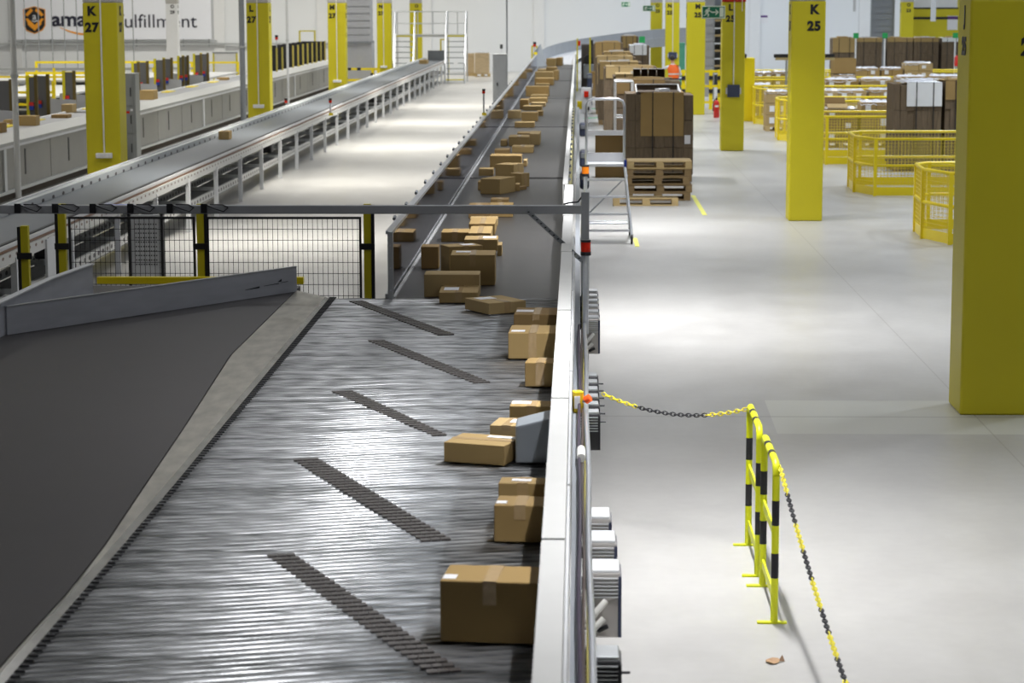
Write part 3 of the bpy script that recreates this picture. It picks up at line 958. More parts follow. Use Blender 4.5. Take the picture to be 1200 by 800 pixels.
# ------------------------------------------------------------------ ramp plate and infeed belt
ZB = 1.045
edge_px = [(387, 350), (262, 500), (210, 563), (146, 638.5), (94, 699), (34, 769), (-30, 845)]
E = [P(x-1.5, y, 1.02) for x, y in edge_px]
inner_px = [(348, 340), (271, 416), (217, 500), (169, 571), (123, 640), (84, 690), (24, 756), (-42, 830)]
I = [P(x, y, ZB) for x, y in inner_px]
rp = thing('transfer_plate', 'worn bare steel transfer plate between dark infeed belt and slatted bed', 'steel plate', (-1.9, 14, 0))


def strip(a, b, za, zb, t=0.02):
    """sheet between two polylines resampled to the same count"""
    def res(pl, n):
        out = []
        L_ = [0]
        for p, q in zip(pl[:-1], pl[1:]):
            L_.append(L_[-1]+(q-p).length)
        for k in range(n):
            s_ = L_[-1]*k/(n-1)
            i = max(j for j in range(len(L_)-1) if L_[j] <= s_+1e-9)
            u = (s_-L_[i])/(L_[i+1]-L_[i])
            out.append(pl[i].lerp(pl[i+1], u))
        return out
    n = 40
    A, B = res(a, n), res(b, n)
    mb = MB()
    vs, fs = [], []
    for p, q in zip(A, B):
        vs += [(p.x, p.y, za), (q.x, q.y, zb), (q.x, q.y, zb-t), (p.x, p.y, za-t)]
    for k in range(n-1):
        o = 4*k
        for j in range(4):
            fs.append((o+j, o+(j+1) % 4, o+4+(j+1) % 4, o+4+j))
    fs += [(0, 1, 2, 3), (4*n-4, 4*n-1, 4*n-2, 4*n-3)]
    mb.add(vs, fs)
    return mb


nose = [p+Vector((-0.035, 0, 0)) for p in E]
strip(I, nose, ZB, 1.036).build('plate_sheet', RAMP, rp)
strip(nose, E, 1.038, 1.024, 0.014).build('plate_nose', EDGE, rp)
mb = MB()
for (xl, yl, *_r) in slats:
    if yl > YE-0.05:
        continue
    a_ = Vector((xl, yl, 0))+nrm*0.036+dirv*0.005
    b_ = a_+dirv*0.062
    mb.bar((a_.x, a_.y, 1.016), (b_.x, b_.y, 1.012), 0.026, 0.008)
mb.build('comb_edge', BLK, rp)
# support under the plate
for k in (0, 1, 3, 5):
    p_ = E[k]
    MB().box(p_.x-0.16, p_.x-0.10, p_.y-0.25, p_.y-0.19, 0, 1.0).build('leg', GREYP, rp)

ib = thing('infeed_conveyor', 'wide dark infeed belt conveyor on the left foreground', 'conveyor', (-3.0, 13, 0))
Ip = [p.xy for p in I]
TL = P(8, 392, ZB).xy
corner = P(107, 345, ZB).xy
back = P(352, 334, ZB).xy
back2 = P(107, 334, ZB).xy
bl = Vector((-4.3, 9.0)); bl0 = Vector((-4.3, 6.4))
poly = [Vector((Ip[-1].x-0.3, 6.4))]+Ip[::-1]+[back, back2, P(60, 362, ZB).xy, P(-20, 396, ZB).xy, Vector((-5.2, 14.0)), Vector((-5.2, 6.4))]
poly = [p-Vector((0.012, 0)) if 0 < i <= len(Ip) else p for i, p in enumerate(poly)]
MB().prism(poly, ZB-0.06, ZB-0.004).build('belt_surface', BELT, ib)
MB().prism([p for p in poly], 0.75, ZB-0.065).build('belt_pan', BLK, ib)
for (x, y) in ((-3.2, 19), (-3.0, 13), (-4.6, 13), (-3.4, 9), (-4.6, 8)):
    MB().box(x-0.04, x+0.04, y-0.04, y+0.04, 0, 0.75).build('leg', GREYP, ib)

# guard panels
A_ = P(8, 392, ZB); B_ = P(347, 341, ZB)
gz0 = ZB-0.002
gp1 = MB().wall([A_, B_], gz0, gz0+0.22, 0.02).build('guard_panel', PANEL, ib)
gp1['label'] = 'long scuffed grey guard panel'
MB().wall([A_, B_], gz0+0.221, gz0+0.229, 0.028).build('panel_lip', ALU, gp1)
D_ = (B_-A_).normalized(); N_ = Vector((D_.y, -D_.x, 0))
for (u0, u1, zz, hh_) in ((0.80, 0.855, 0.080, 0.016), (0.87, 0.93, 0.092, 0.008), (0.935, 0.965, 0.10, 0.006), (0.925, 0.94, 0.11, 0.025)):
    p0 = A_.lerp(B_, u0)+N_*0.0115; p1 = A_.lerp(B_, u1)+N_*0.0115
    z = gz0+zz
    MB().add([(p0.x, p0.y, z-0.002), (p1.x, p1.y, z), (p1.x, p1.y, z+hh_), (p0.x, p0.y, z+0.002)], [(0, 1, 2, 3)]).build('scuff_mark', BLK, gp1)
C0 = P(-30, 410, ZB); C1 = P(60, 363, ZB); C2 = P(108, 344, ZB)
gp2 = MB().wall([C0, C1, C2], gz0, gz0+0.262, 0.02).build('guard_panel', PANEL, ib)
gp2['label'] = 'shorter guard panel with wide pale top edge'
MB().wall([C0, C1, C2], gz0+0.263, gz0+0.275, 0.06).build('panel_lip', LGREY, gp2)
# yellow bar
ya, yb = P(100, 331, 1.03), P(346, 333, 1.03)
o = MB().box(ya.x, yb.x, ya.y+0.5, ya.y+0.58, 0.955, 1.02).build('barrier_beam', YRAIL, bevel=0.004)
tag(o, 'flat yellow horizontal beam behind the infeed belt in front of the mesh fence', 'beam')

# ================================================================== FENCE
FY = 21.75


def fence_post(px, ztop, label, y=FY, grp='yellow fence posts behind the infeed belt', darkside=1):
    c = PY(px, 300, y)
    o = thing('fence_post', label, 'post', (c.x, y, 0), grp)
    MB().box(c.x-0.035, c.x+0.035, y-0.035, y+0.035, 0.01, ztop).build('post_tube', YEL, o, bevel=0.003)
    MB().box(c.x-0.08, c.x+0.08, y-0.08, y+0.08, 0, 0.012).build('foot_plate', YEL, o)
    s_ = 0.052*darkside
    MB().box(c.x+s_-0.014, c.x+s_+0.014, y-0.03, y+0.03, 0.02, ztop-0.01).build('black_channel', BLK, o)
    for z in (0.45, 1.25):
        MB().box(c.x-0.07, c.x+0.07, y-0.05, y-0.036, z, z+0.06).build('fence_clip', BLK, o)
    return c.x


fx = [fence_post(236, 1.69, 'yellow fence post between the two mesh panels'),
      fence_post(431, 1.69, 'yellow fence post with black edge right of the wide mesh panel'),
      fence_post(74, 1.69, 'yellow fence post at the left end of the mesh fence', darkside=-1)]
fence_post(30, 1.56, 'short free standing yellow post at far left before the conveyor frame', y=20.9, darkside=-1)


def mesh_panel(xa, xb, z0, z1, label, extra=()):
    o = thing('mesh_panel', label, 'fence panel', ((xa+xb)/2, FY, 0), 'black wire mesh fence panels')
    fr = 0.022
    mb = MB().box(xa, xa+fr, FY-0.012, FY+0.012, z0, z1).box(xb-fr, xb, FY-0.012, FY+0.012, z0, z1)
    mb.box(xa+fr, xb-fr, FY-0.012, FY+0.012, z0, z0+fr).box(xa+fr, xb-fr, FY-0.012, FY+0.012, z1-fr, z1)
    mb.build('panel_frame', BLK, o)
    mb = MB()
    x = xa+fr+0.04
    while x < xb-fr:
        mb.box(x-0.0022, x+0.0022, FY-0.0022, FY+0.0022, z0+fr, z1-fr)
        x += 0.0485
    z = z1-0.12
    while z > z0+0.05:
        mb.box(xa+fr, xb-fr, FY-0.006, FY-0.0015, z-0.0025, z+0.0025)
        z -= 0.108
    mb.build('wire_mesh', BLK, o)
    for x in extra:
        MB().box(x-0.018, x+0.018, FY-0.02, FY+0.02, z0, z1).build('door_stile', BLK, o)
    return o


k = FY/FPX
mesh_panel(fx[2]+0.06, fx[0]-0.055, 0.12, 1.565, 'smaller black mesh fence panel left of the middle yellow post')
mesh_panel(fx[0]+0.055, fx[1]-0.06, 0.12, 1.565, 'wide black mesh fence panel right of the middle yellow post')
# perforated cabinet behind the fence
a, b = P(153, 327, 0.0), None
ca, cb_ = PY(153, 255, 25.0), PY(188, 255, 25.0)
pc = thing('perforated_panel', 'grey perforated steel panel with black edges standing behind the mesh fence', 'panel', ((ca.x+cb_.x)/2, 25.0, 0))
MB().box(ca.x, cb_.x, 25.0, 25.05, 0.1, 1.28).build('perforated_sheet', LGREY, pc)
MB().box(ca.x-0.03, ca.x, 24.97, 25.08, 0, 1.30).build('panel_stile', BLK, pc)
MB().box(cb_.x, cb_.x+0.03, 24.97, 25.08, 0, 1.30).build('panel_stile', BLK, pc)
mb = MB()
for i in range(9):
    for j in range(10):
        x = ca.x+0.05+(cb_.x-ca.x-0.08)*i/9; z = 0.72+0.05*j
        mb.box(x, x+0.012, 24.994, 25.0, z, z+0.014)
mb.build('punched_holes', BLK, pc)

# ------------------------------------------------------------------ overhead beam + post + brace
BYY = 20.4
bl_ = PY(-30, 245, BYY); br_ = PY(682, 245.5, BYY)
bz0, bz1 = 1.703, 1.779
bmz = (bl_.z+br_.z)/2
gb = thing('overhead_beam', 'long dark grey steel beam on an upright post spanning the conveyors', 'beam', (br_.x+0.04, BYY, 0))
MB().box(bl_.x, br_.x-0.002, BYY-0.04, BYY+0.04, bmz-0.038, bmz+0.038).build('cross_beam', BEAMG, gb, bevel=0.006)
px0 = PY(681, 250, BYY).x; px1 = PY(690.5, 250, BYY).x
pt = PY(685, 225, BYY).z
MB().box(px0, px1, BYY-0.035, BYY+0.035, 0.01, pt).build('upright_post', BEAMG, gb, bevel=0.004)
MB().box(px0-0.05, px1+0.06, BYY-0.1, BYY+0.1, 0, 0.012).build('foot_plate', BEAMG, gb)
s0 = PY(617, 246, BYY-0.06); s1 = PY(686, 309, BYY-0.06)
MB().bar(s0, s1, 0.01, 0.038).build('diagonal_brace', GREYM, gb)
mb = MB()
for k_ in range(14):
    c = s0.lerp(s1, (k_+0.5)/14)
    mb.box(c.x-0.009, c.x+0.009, c.y-0.008, c.y-0.005, c.z-0.005, c.z+0.005)
mb.build('brace_slots', BLK, gb)
bx_ = PY(-30, 245, BYY).x
MB().box(bx_, bx_+0.07, BYY-0.035, BYY+0.035, 0.01, bmz-0.04).build('upright_post', BEAMG, gb)
for px in (22, 66, 110, 154, 200, 240):
    c = PY(px, 244, BYY)
    MB().box(c.x-0.028, c.x+0.028, BYY-0.055, BYY-0.04, bmz-0.03, bmz+0.055).build('cable_clip', BLK, gb)
    pts = [(c.x+0.02, BYY-0.05, bmz+0.045), (c.x+0.10, BYY-0.06, bmz+0.01), (c.x+0.18, BYY-0.06, bmz-0.015), (c.x+0.22, BYY-0.05, bmz+0.02), (c.x+0.17, BYY-0.04, bmz+0.045), (c.x+0.05, BYY-0.02, bmz+0.045)]
    MB().tube(pts, 0.006, 6).build('cable_loop', BLK, gb)
MB().tube([(px0-0.16, BYY-0.03, bmz+0.05), (px0-0.10, BYY-0.03, bmz+0.065), (px0-0.03, BYY-0.03, bmz+0.07), (px0+0.01, BYY, bmz+0.12)], 0.008, 6).build('cable_loop', BLK, gb)


def beacon(px, pyt, pyb, ybase, zbase, r, lens, label, pole_r):
    t = PY(px, pyt, ybase); b = PY(px, pyb, ybase)
    o = thing('signal_beacon', label, 'signal light', (t.x, ybase, zbase), 'signal lights along the main conveyor')
    h = t.z-b.z
    MB().tube([(t.x, ybase, zbase), (t.x, ybase, b.z)], pole_r, 12).build('beacon_pole', ALU, o)
    MB().tube([(t.x, ybase, b.z), (t.x, ybase, b.z+h*0.24)], r*1.04, 16).build('beacon_base', BLK, o)
    MB().tube([(t.x, ybase, b.z+h*0.24), (t.x, ybase, b.z+h*0.86)], r, 16).build('beacon_lens', lens, o)
    MB().tube([(t.x, ybase, b.z+h*0.86), (t.x, ybase, t.z)], r*1.02, 16).build('beacon_cap', BLK, o)
    return o


beacon(686.5, 281, 299, 18.5, 0.90, 0.041, REDL, 'red signal beacon on a silver tube in front of the grey post', 0.024)
beacon(686, 193.5, 206.5, 27.9, 0.95, 0.044, ORAL, 'orange signal beacon just above the grey post', 0.022)
# mounting brackets so beacon poles meet the frame
for y, z in ((18.5, 0.90), (27.9, 0.95)):
    pass

# ================================================================== LEFT LONG CONVEYOR
LCX0, LCX1 = -7.12, -6.30
lc = thing('belt_conveyor', 'long narrow grey belt conveyor on legs running up the left middle', 'conveyor', (-6.7, 20, 0))
MB().box(LCX0, LCX1, 17.5, 107, 0.96, 1.0).build('grey_belt', BELTG, lc)
MB().box(LCX0-0.02, LCX1+0.02, 17.5, 107, 0.80, 0.95).build('belt_bed', GREYP, lc)
RD = dots_mat('rail_far_slots', (0.50, 0.52, 0.52), (0.03, 0.02, 0.02), 0.60, 1.015, 0.075, 0.03)
MB().box(LCX0-0.10, LCX0-0.01, 17.5, 107, 0.9, 1.09).build('far_rail', RD, lc)
MB().box(LCX0-0.13, LCX0-0.10, 17.5, 107, 0.85, 1.115).build('far_rail_cap', LGREY, lc)
MB().box(LCX1+0.005, LCX1+0.045, 17.5, 107, 0.99, 1.02).build('near_rail', BLK, lc)
MB().box(LCX1+0.05, LCX1+0.07, 17.5, 107, 0.96, 1.005).build('near_rail_cap', LGREY, lc)
MB().box(LCX1+0.075, LCX1+0.085, 17.5, 107, 0.935, 0.96).build('cable_run', mat('brown_cable', (0.2, 0.1, 0.05), 0.5), lc)
MB().box(LCX1+0.06, LCX1+0.11, 17.5, 107, 0.80, 0.93).build('side_channel', dots_mat('channel_holes', (0.58, 0.58, 0.56), (0.16, 0.10, 0.07), 0.30, 0.89, 0.05, 0.018), lc)
MB().box(LCX1-0.06, LCX1-0.02, 17.5, 107, 0.30, 0.42).build('return_rail', dots_mat('return_rail_holes', (0.60, 0.60, 0.58), (0.05, 0.04, 0.04), 0.28, 0.36, 0.06, 0.03), lc)
MB().box(LCX0+0.1, LCX0+0.14, 17.5, 107, 0.30, 0.42).build('return_rail', dots_mat('return_rail_holes_b', (0.45, 0.45, 0.44), (0.05, 0.04, 0.04), 0.28, 0.36, 0.06, 0.03), lc)
MB().box(LCX0+0.15, LCX1-0.1, 17.5, 107, 0.25, 0.29).build('return_pan', mat('dark_pan', (0.10, 0.10, 0.10), 0.7), lc)
y = 24.6-5.6
while y < 106:
    for x in (LCX1+0.09, LCX0-0.08):
        MB().box(x-0.035, x+0.035, y-0.03, y+0.03, 0, 0.85).build('leg', LGREY, lc)
    MB().box(LCX0-0.05, LCX1+0.05, y-0.02, y+0.02, 0.44, 0.50).build('cross_tie', GALV, lc)
    y += 2.8
for (y, z) in ((47.5, 0.62), (72, 0.62), (27.5, 0.62)):
    MB().box(LCX1-0.4, LCX1-0.15, y, y+0.35, z-0.12, z+0.12).build('under_motor', BLKP, lc, bevel=0.03)
MB().box(LCX0+0.1, LCX1+0.08, 106.0, 106.1, 1.0, 1.45).build('end_stop', GREYM, lc)
MB().box(LCX1+0.1, LCX1+0.13, 26, 26.6, 0.4, 0.9).build('service_box', LGREY, lc)
MB().box(LCX1+0.0, LCX1+0.4, 29.2, 29.9, 0.92, 0.97).build('blue_hose', mat('blue_hose', (0.25, 0.32, 0.75), 0.5), lc, bevel=0.02)

carton((256, 163.5), (268.5, 163.5), 0.35, 9.5, 1.0, 'single small carton riding the left grey belt near the front', 0, tape='f')
carton((491, 75), (500, 75), 0.7, 4.5, 1.0, 'single small carton at the far end of the left grey belt', 0, tape='')


def call_light(px, pyt, pyb, y, zb, label, clip=True):
    t = PY(px, pyt, y); b = PY(px, pyb, y)
    k_ = y/FPX
    o = thing('call_light', label, 'signal light', (t.x, y, zb), 'small red call lights on thin rods')
    MB().tube([(t.x, y, zb), (t.x, y, t.z)], 0.018, 6).build('rod', ALU, o)
    MB().tube([(t.x, y, t.z-2.6*k_), (t.x, y, t.z-0.1*k_)], 1.9*k_, 10).build('black_cap', BLK, o)
    MB().tube([(t.x, y, t.z-5.6*k_), (t.x, y, t.z-2.6*k_)], 1.8*k_, 10).build('red_lens', REDL, o)
    if clip:
        MB().box(t.x-0.03, t.x+3.2*k_, y-0.06, y-0.02, zb, zb+3*k_).build('yellow_clip', YRAIL, o)
    return o


call_light(566.8, 104, 134, 41.0, 1.605, 'red call light on a rod clipped to the clear screen rail')
call_light(387, 115, 138, 54.5, 0.95, 'red call light on the near edge of the left grey belt')
call_light(335, 115, 128, 60.0, 0.0, 'red call light beside the far rail left of pillar M 27')
call_light(626.5, 49, 62, 90, 1.605, 'small red call light at the far end of the clear screen')
call_light(324, 41, 60, 86, 0.0, 'thin call light above the dark screens right of pillar L 27', False)

# ================================================================== FAR LEFT SORTER LINE
QX = -10.50


def sort_line(y0_, y1_, label, tray=1.35):
    o = thing('sorting_line', label, 'conveyor', (QX-0.6, y0_, 0), 'grey skirted sorting lines at the left')
    n = int((y1_-y0_)/3.4)
    step = (y1_-y0_)/n
    for k_ in range(n):
        MB().box(QX-0.04, QX, y0_+k_*step+0.02, y0_+(k_+1)*step-0.02, 0.22, 0.98).build('skirt_panel', SKIRT, o, bevel=0.004)
        MB().box(QX-0.002, QX+0.006, y0_+k_*step+step*0.42, y0_+k_*step+step*0.42+0.10, 0.42, 0.90).build('vent_slot', BLK, o)
        if k_ % 3 == 0:
            MB().box(QX, QX+0.03, y0_+k_*step-0.08, y0_+k_*step+0.10, 0.22, 0.98).build('skirt_post', LGREY, o)
    MB().box(QX-0.02, QX+0.05, y0_, y1_, 0.16, 0.22).build('floor_channel', GALV, o)
    MB().box(QX-min(0.9, tray), QX-0.1, y0_, y1_, 0.0, 0.20).build('plinth', mat('dark_plinth', (0.09, 0.07, 0.05), 0.8), o)
    MB().box(QX-0.06, QX+0.03, y0_, y1_, 0.985, 1.03).build('lower_lip', LGREY, o)
    MB().prism([(QX-0.45, y0_), (QX+0.02, y0_), (QX+0.02, y1_), (QX-0.45, y1_)], 1.0, [1.17, 1.09, 1.09, 1.17]).build('sloped_apron', mat('apron_steel', (0.42, 0.43, 0.43), 0.4, metal=0.6), o)
    MB().box(QX-tray, QX-0.45, y0_, y1_, 1.0, 1.12).build('tray_belt', mat('pale_tray', (0.40, 0.41, 0.44), 0.35, metal=0.3), o)
    MB().box(QX-tray-0.05, QX-tray, y0_, y1_, 1.0, 1.15).build('white_edge', WHITEP, o)
    return o


sl1 = sort_line(30.0, 52.2, 'nearer grey skirted sorting line left of pillar K 27')
sl2 = sort_line(53.0, 83.86, 'middle grey skirted sorting line between pillars K 27 and L 27')
sl3 = sort_line(83.9, 104.0, 'farthest grey skirted sorting line before the row of dark screens', 0.53)
# grey twin cabinet next to K27
cl, cr_ = P(145, 192), P(162, 192)
gc = thing('electrical_cabinet', 'tall grey electrical cabinet standing right of pillar K 27', 'cabinet', ((cl.x+cr_.x)/2, cl.y, 0))
kz = cl.y/FPX
cx0, cx1, cy0 = cl.x-0.03, cr_.x-0.02, cl.y
CAB = mat('cabinet_grey', (0.27, 0.28, 0.27), 0.45, var=0.05)
MB().box(cx0, cx1, cy0, cy0+0.5, 0.03, 107*kz*0.99).build('cabinet_body', CAB, gc, bevel=0.01)
for za, zb in ((0.06, 0.68), (0.71, 1.3), (1.33, 2.0)):
    o = MB().box(cx0+0.01, cx1-0.06, cy0-0.02, cy0, za, zb).build('cabinet_door', CAB, gc, bevel=0.006)
    MB().box(cx1-0.12, cx1-0.10, cy0-0.035, cy0-0.02, za+0.2, za+0.4).build('door_handle', BLK, o)
MB().box(cx0+0.12, cx0+0.2, cy0-0.03, cy0-0.021, 1.15, 1.2).build('red_indicator', REDL, gc)
MB().box(cx0+0.22, cx0+0.28, cy0-0.03, cy0-0.021, 1.2, 1.25).build('round_dial', LABEL, gc)
MB().box(cx0+0.01, cx1-0.01, cy0+0.02, cy0+0.48, 0, 0.03).build('cabinet_plinth', BLK, gc)
# open end of the farther line
MB().box(QX+0.02, QX+0.16, 53.1, 53.25, 0, 1.02).build('end_post', LGREY, sl2)
MB().box(QX-0.35, QX-0.05, 52.7, 53.0, 1.0, 1.18).build('end_scanner', WHITEP, sl2)

# cartons on the sorting lines
GQ = 'cartons on the left sorting line'
Z3 = 1.12
for f0, f1, dp, hp, lb, mt in (((-3, 156), (2, 156), .4, 12, 'carton cut by the left edge of the photo on the sorting line', 3),
                               ((4, 146.5), (12.5, 146.5), .3, 6, 'tiny tan carton near the left edge on the sorting line', 0),
                               ((19, 147.5), (42, 147.5), .35, 11.5, 'wide tan carton standing right of the slim pole on the sorting line', 0),
                               ((60, 138.5), (79, 138.5), .4, 4, 'flat dark carton on the sorting line before the white chutes', 3),
                               ((72, 132), (85, 132), .4, 9.5, 'small cube carton behind the flat dark one left of pillar K 27', 2),
                               ((163.5, 117), (180.5, 117), .5, 11, 'tan carton at the open end of the farther sorting line', 0),
                               ((254, 94), (265.5, 94), .5, 3.0, 'low tan carton at the chutes left of the dark pole', 1)):
    carton(f0, f1, dp, hp, Z3, lb, mt, tape='', group=GQ)

# chute dividers
ordn = ['first', 'second', 'third', 'fourth', 'fifth', 'sixth', 'seventh', 'eighth', 'ninth', 'tenth', 'eleventh', 'twelfth']


def chute(y, label):
    o = thing('chute', label, 'chute', (QX-1.9, y, 0.85), 'sheet metal chutes behind the sorting lines')
    x0, x1 = QX-2.4, QX-1.42
    MB().add([(x0, y, 0.95), (x1, y, 1.1), (x1, y, 1.36), (x0, y, 1.42), (x0, y+0.02, 0.95), (x1, y+0.02, 1.1), (x1, y+0.02, 1.36), (x0, y+0.02, 1.42)],
             [(0, 1, 2, 3), (7, 6, 5, 4), (0, 4, 5, 1), (1, 5, 6, 2), (2, 6, 7, 3), (3, 7, 4, 0)]).build('divider_sheet', SHUT, o)
    MB().add([(x0, y, 0.90), (x1, y, 1.08), (x1, y+1.6, 1.08), (x0, y+1.6, 0.90), (x0, y, 0.88), (x1, y, 1.06), (x1, y+1.6, 1.06), (x0, y+1.6, 0.88)],
             [(0, 1, 2, 3), (7, 6, 5, 4), (0, 4, 5, 1), (1, 5, 6, 2), (2, 6, 7, 3), (3, 7, 4, 0)]).build('chute_floor', LGREY, o)
    MB().box(x1+0.04, x1+0.3, y+0.3, y+1.3, 1.121, 1.14).build('yellow_flap', YRAIL, sl1 if y < 50 else sl2)
    MB().box(x0+0.2, x1-0.2, y+0.05, y+0.12, 0.0, 0.9).build('leg', GALV, o)
    return o


yy = 38.5
for k_ in range(5):
    chute(yy+k_*2.35, 'grey chute divider left of pillar K 27, %s from the left' % ordn[k_])
for k_, y in enumerate((53.6, 56.2, 60.0, 64.0, 68.0, 72.0)):
    chute(y, 'grey chute divider between pillars K 27 and L 27, %s from the left' % ordn[k_])

# black mesh screens with yellow posts
scr = [(-3, 11.5, 'cut by the left edge'), (33, 41, 'narrow leaf left of a pair'), (42.5, 55, 'wide right leaf of a pair'), (75.5, 86, 'single one before pillar K 27'),
       (156.5, 162, 'narrow one right of pillar K 27'), (162.5, 172.5, 'wide one right of pillar K 27'), (182.5, 192, 'left leaf of the second pair'), (193, 201, 'right leaf of the second pair'),
       (210, 214.5, 'left leaf of the third pair'), (215.5, 220, 'right leaf of the third pair'), (228.5, 235.5, 'left leaf of the fourth pair'), (236.5, 243.5, 'right leaf of the fourth pair')]
XS = -12.1-0.25
for (pa, pb, where) in scr:
    pm = (pa+pb)/2
    y = XS*FPX/(pm-678)*1.0
    A = PY(pa, 90, y); B = PY(pb, 90, y)
    o = thing('screen_panel', 'upright dark mesh screen with yellow edge posts, '+where, 'screen', (A.x, y, 0), 'dark screens on the chutes')
    MB().box(A.x, B.x, y-0.02, y+0.02, 1.0, 1.98).build('screen_sheet', mat('screen_mesh', (0.10, 0.10, 0.105), 0.6), o)
    MB().box(A.x-0.05, A.x+0.02, y-0.04, y+0.04, 0, 2.02).build('edge_post', YEL, o)
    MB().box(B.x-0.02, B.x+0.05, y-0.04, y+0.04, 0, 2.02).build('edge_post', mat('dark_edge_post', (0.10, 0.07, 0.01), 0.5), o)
    if pa > 30:
        MB().box(A.x+0.02, A.x+0.12, y-0.1, y-0.04, 1.25, 1.34).build('blue_button', BLUEB, o)
        MB().box(A.x+0.02, A.x+0.12, y-0.1, y-0.04, 1.34, 1.42).build('red_button', REDP, o)
XS2 = -11.35
for k_ in range(11):
    y = 84.3+k_*1.62
    o = thing('screen_panel', 'dark screen panel in the row right of pillar L 27, %s from the left' % ordn[k_], 'screen', (XS2-0.3, y, 0), 'row of dark screens right of pillar L 27')
    MB().box(XS2-0.9, XS2+0.12, y, y+0.05, 1.14, 1.97).build('screen_sheet', BLK, o)
    MB().box(XS2+0.12, XS2+0.18, y, y+0.06, 0.0, 1.99).build('edge_post', mat('muted_yellow', (0.50, 0.42, 0.08), 0.5), o)

# yellow racks with white shelves behind the chutes
for i, (ya_, yb_, xa_, xb_, lab) in enumerate(((56, 64, -15.6, -13.0, 'yellow rack with white roller shelves at the far left edge'),
                                               (68, 76, -18.2, -13.3, 'yellow rack with white roller shelves left of pillar K 27'),
                                               (80, 88, -16.8, -13.2, 'low yellow rack behind the chutes right of pillar K 27'))):
    o = thing('roller_rack', lab, 'rack', ((xa_+xb_)/2, ya_, 0), 'yellow racks behind the left chutes')
    ht = 1.72 if i < 2 else 1.4
    for x in (xa_, (xa_+xb_)/2, xb_):
        for y in (ya_, yb_):
            MB().box(x-0.04, x+0.04, y-0.04, y+0.04, 0, ht).build('rack_post', YRAIL, o)
    for z in (0.35, 0.7, 1.0, 1.3) if i < 2 else (0.5, 0.95):
        MB().box(xa_, xb_, ya_+0.05, yb_-0.05, z, z+0.05).build('roller_shelf', mat('roller_grey', (0.52, 0.53, 0.54), 0.5), o)
        MB().box(xa_, xb_, ya_-0.03, ya_+0.03, z+0.12, z+0.18).build('rack_beam', YRAIL, o)
    MB().box(xa_, xb_, ya_-0.03, ya_+0.03, ht-0.07, ht).build('rack_beam', GALV, o)
    MB().box(xa_, xb_, yb_-0.03, yb_+0.03, ht-0.07, ht).build('rack_beam', YRAIL, o)
    for j in range(7):
        x = xa_+(xb_-xa_)*(j+0.5)/7
        MB().box(x-0.02, x+0.02, ya_-0.02, ya_+0.02, 0, 0.95).build('baluster', YRAIL, o)
# yellow frame gate (far, right of L27) and white roller door frame left of dark pole
def yframe(px0, px1, pyt, y, label, infill=None):
    A = PY(px0, pyt, y); B = PY(px1, pyt, y)
    o = thing('door_frame', label, 'frame', ((A.x+B.x)/2, y, 0), 'yellow frames before the back wall')
    w = 1.7*y/FPX
    MB().box(A.x, A.x+w, y, y+0.15, 0, A.z).build('frame_post', YEL, o)
    MB().box(B.x-w, B.x, y, y+0.15, 0, A.z).build('frame_post', YEL, o)
    MB().box(A.x, B.x, y, y+0.15, A.z, A.z+w*0.8).build('frame_head', YEL if not infill else GREYP, o)
    if infill:
        MB().box(A.x+w, B.x-w, y+0.05, y+0.1, 0.5, A.z).build('infill_sheet', infill, o)
    return o
yframe(350, 369.5, 37, 112, 'slim yellow door frame before the back wall right of pillar L 27')
yframe(249, 278, 62.5, 100, 'yellow posted frame with white panel left of the dark pole', WHITEP)
yframe(622.5, 630, 55, 108, 'narrow yellow frame at the far end of the clear screen')
yframe(515.5, 526, 47, 114, 'yellow frame seen through the crossover stairs')

# ------------------------------------------------------------------ corrugated lift housing
hy = 88.0
A = PY(404, 50, hy); B = PY(435.5, 50, hy)
zh1 = A.z
vh = thing('lift_housing', 'tall grey corrugated lift housing between pillars M 27 and N 27', 'lift housing', ((A.x+B.x)/2, hy, 0))
mb = MB()
z = zh1+0.05
while z < HC-0.2:
    mb.box(A.x, B.x-0.05, hy, hy+1.2, z, z+0.22)
    mb.box(A.x+0.015, B.x-0.065, hy+0.03, hy+1.17, z+0.22, z+0.27)
    z += 0.27
mb.build('corrugated_cladding', SHUT, vh)
MB().box(A.x, B.x, hy-0.05, hy+1.25, zh1-0.03, zh1+0.05).build('dark_ledge', GREYP, vh)
MB().box(A.x, B.x, hy, hy+1.2, 0.01, zh1-0.03).build('lower_panel', SHUT, vh)
yr = thing('guard_rail', 'yellow and black striped guard rail before the grey corrugated housing', 'guard rail', ((A.x+B.x)/2, hy-0.8, 0))
z1 = PY(420, 81, hy-0.8).z
for z in (z1, z1-0.42):
    MB().box(A.x-0.1, B.x+0.35, hy-0.84, hy-0.78, z-0.04, z+0.05).build('rail_bar', YRAIL, yr)
for x in (A.x-0.1, B.x+0.1, B.x+0.32):
    MB().box(x-0.05, x+0.05, hy-0.86, hy-0.76, 0, z1+0.05).build('rail_post', YRAIL, yr)
for x in (A.x+0.25, A.x+0.62):
    MB().box(x-0.07, x+0.07, hy-0.86, hy-0.77, z1-0.045, z1+0.055).build('black_stripe', BLK, yr)
MB().box(B.x+0.02, B.x+0.12, hy-0.87, hy-0.76, z1-0.4, z1-0.15).build('black_stripe', BLK, yr)

# ------------------------------------------------------------------ crossover stairs
SY = 103.6
cs = thing('crossover_stairs', 'aluminium crossover stairs with railed platform bridging the left conveyor', 'stairs', (-6.8, SY, 0))


def X_(px):
    return PY(px, 50, SY+2.2).x


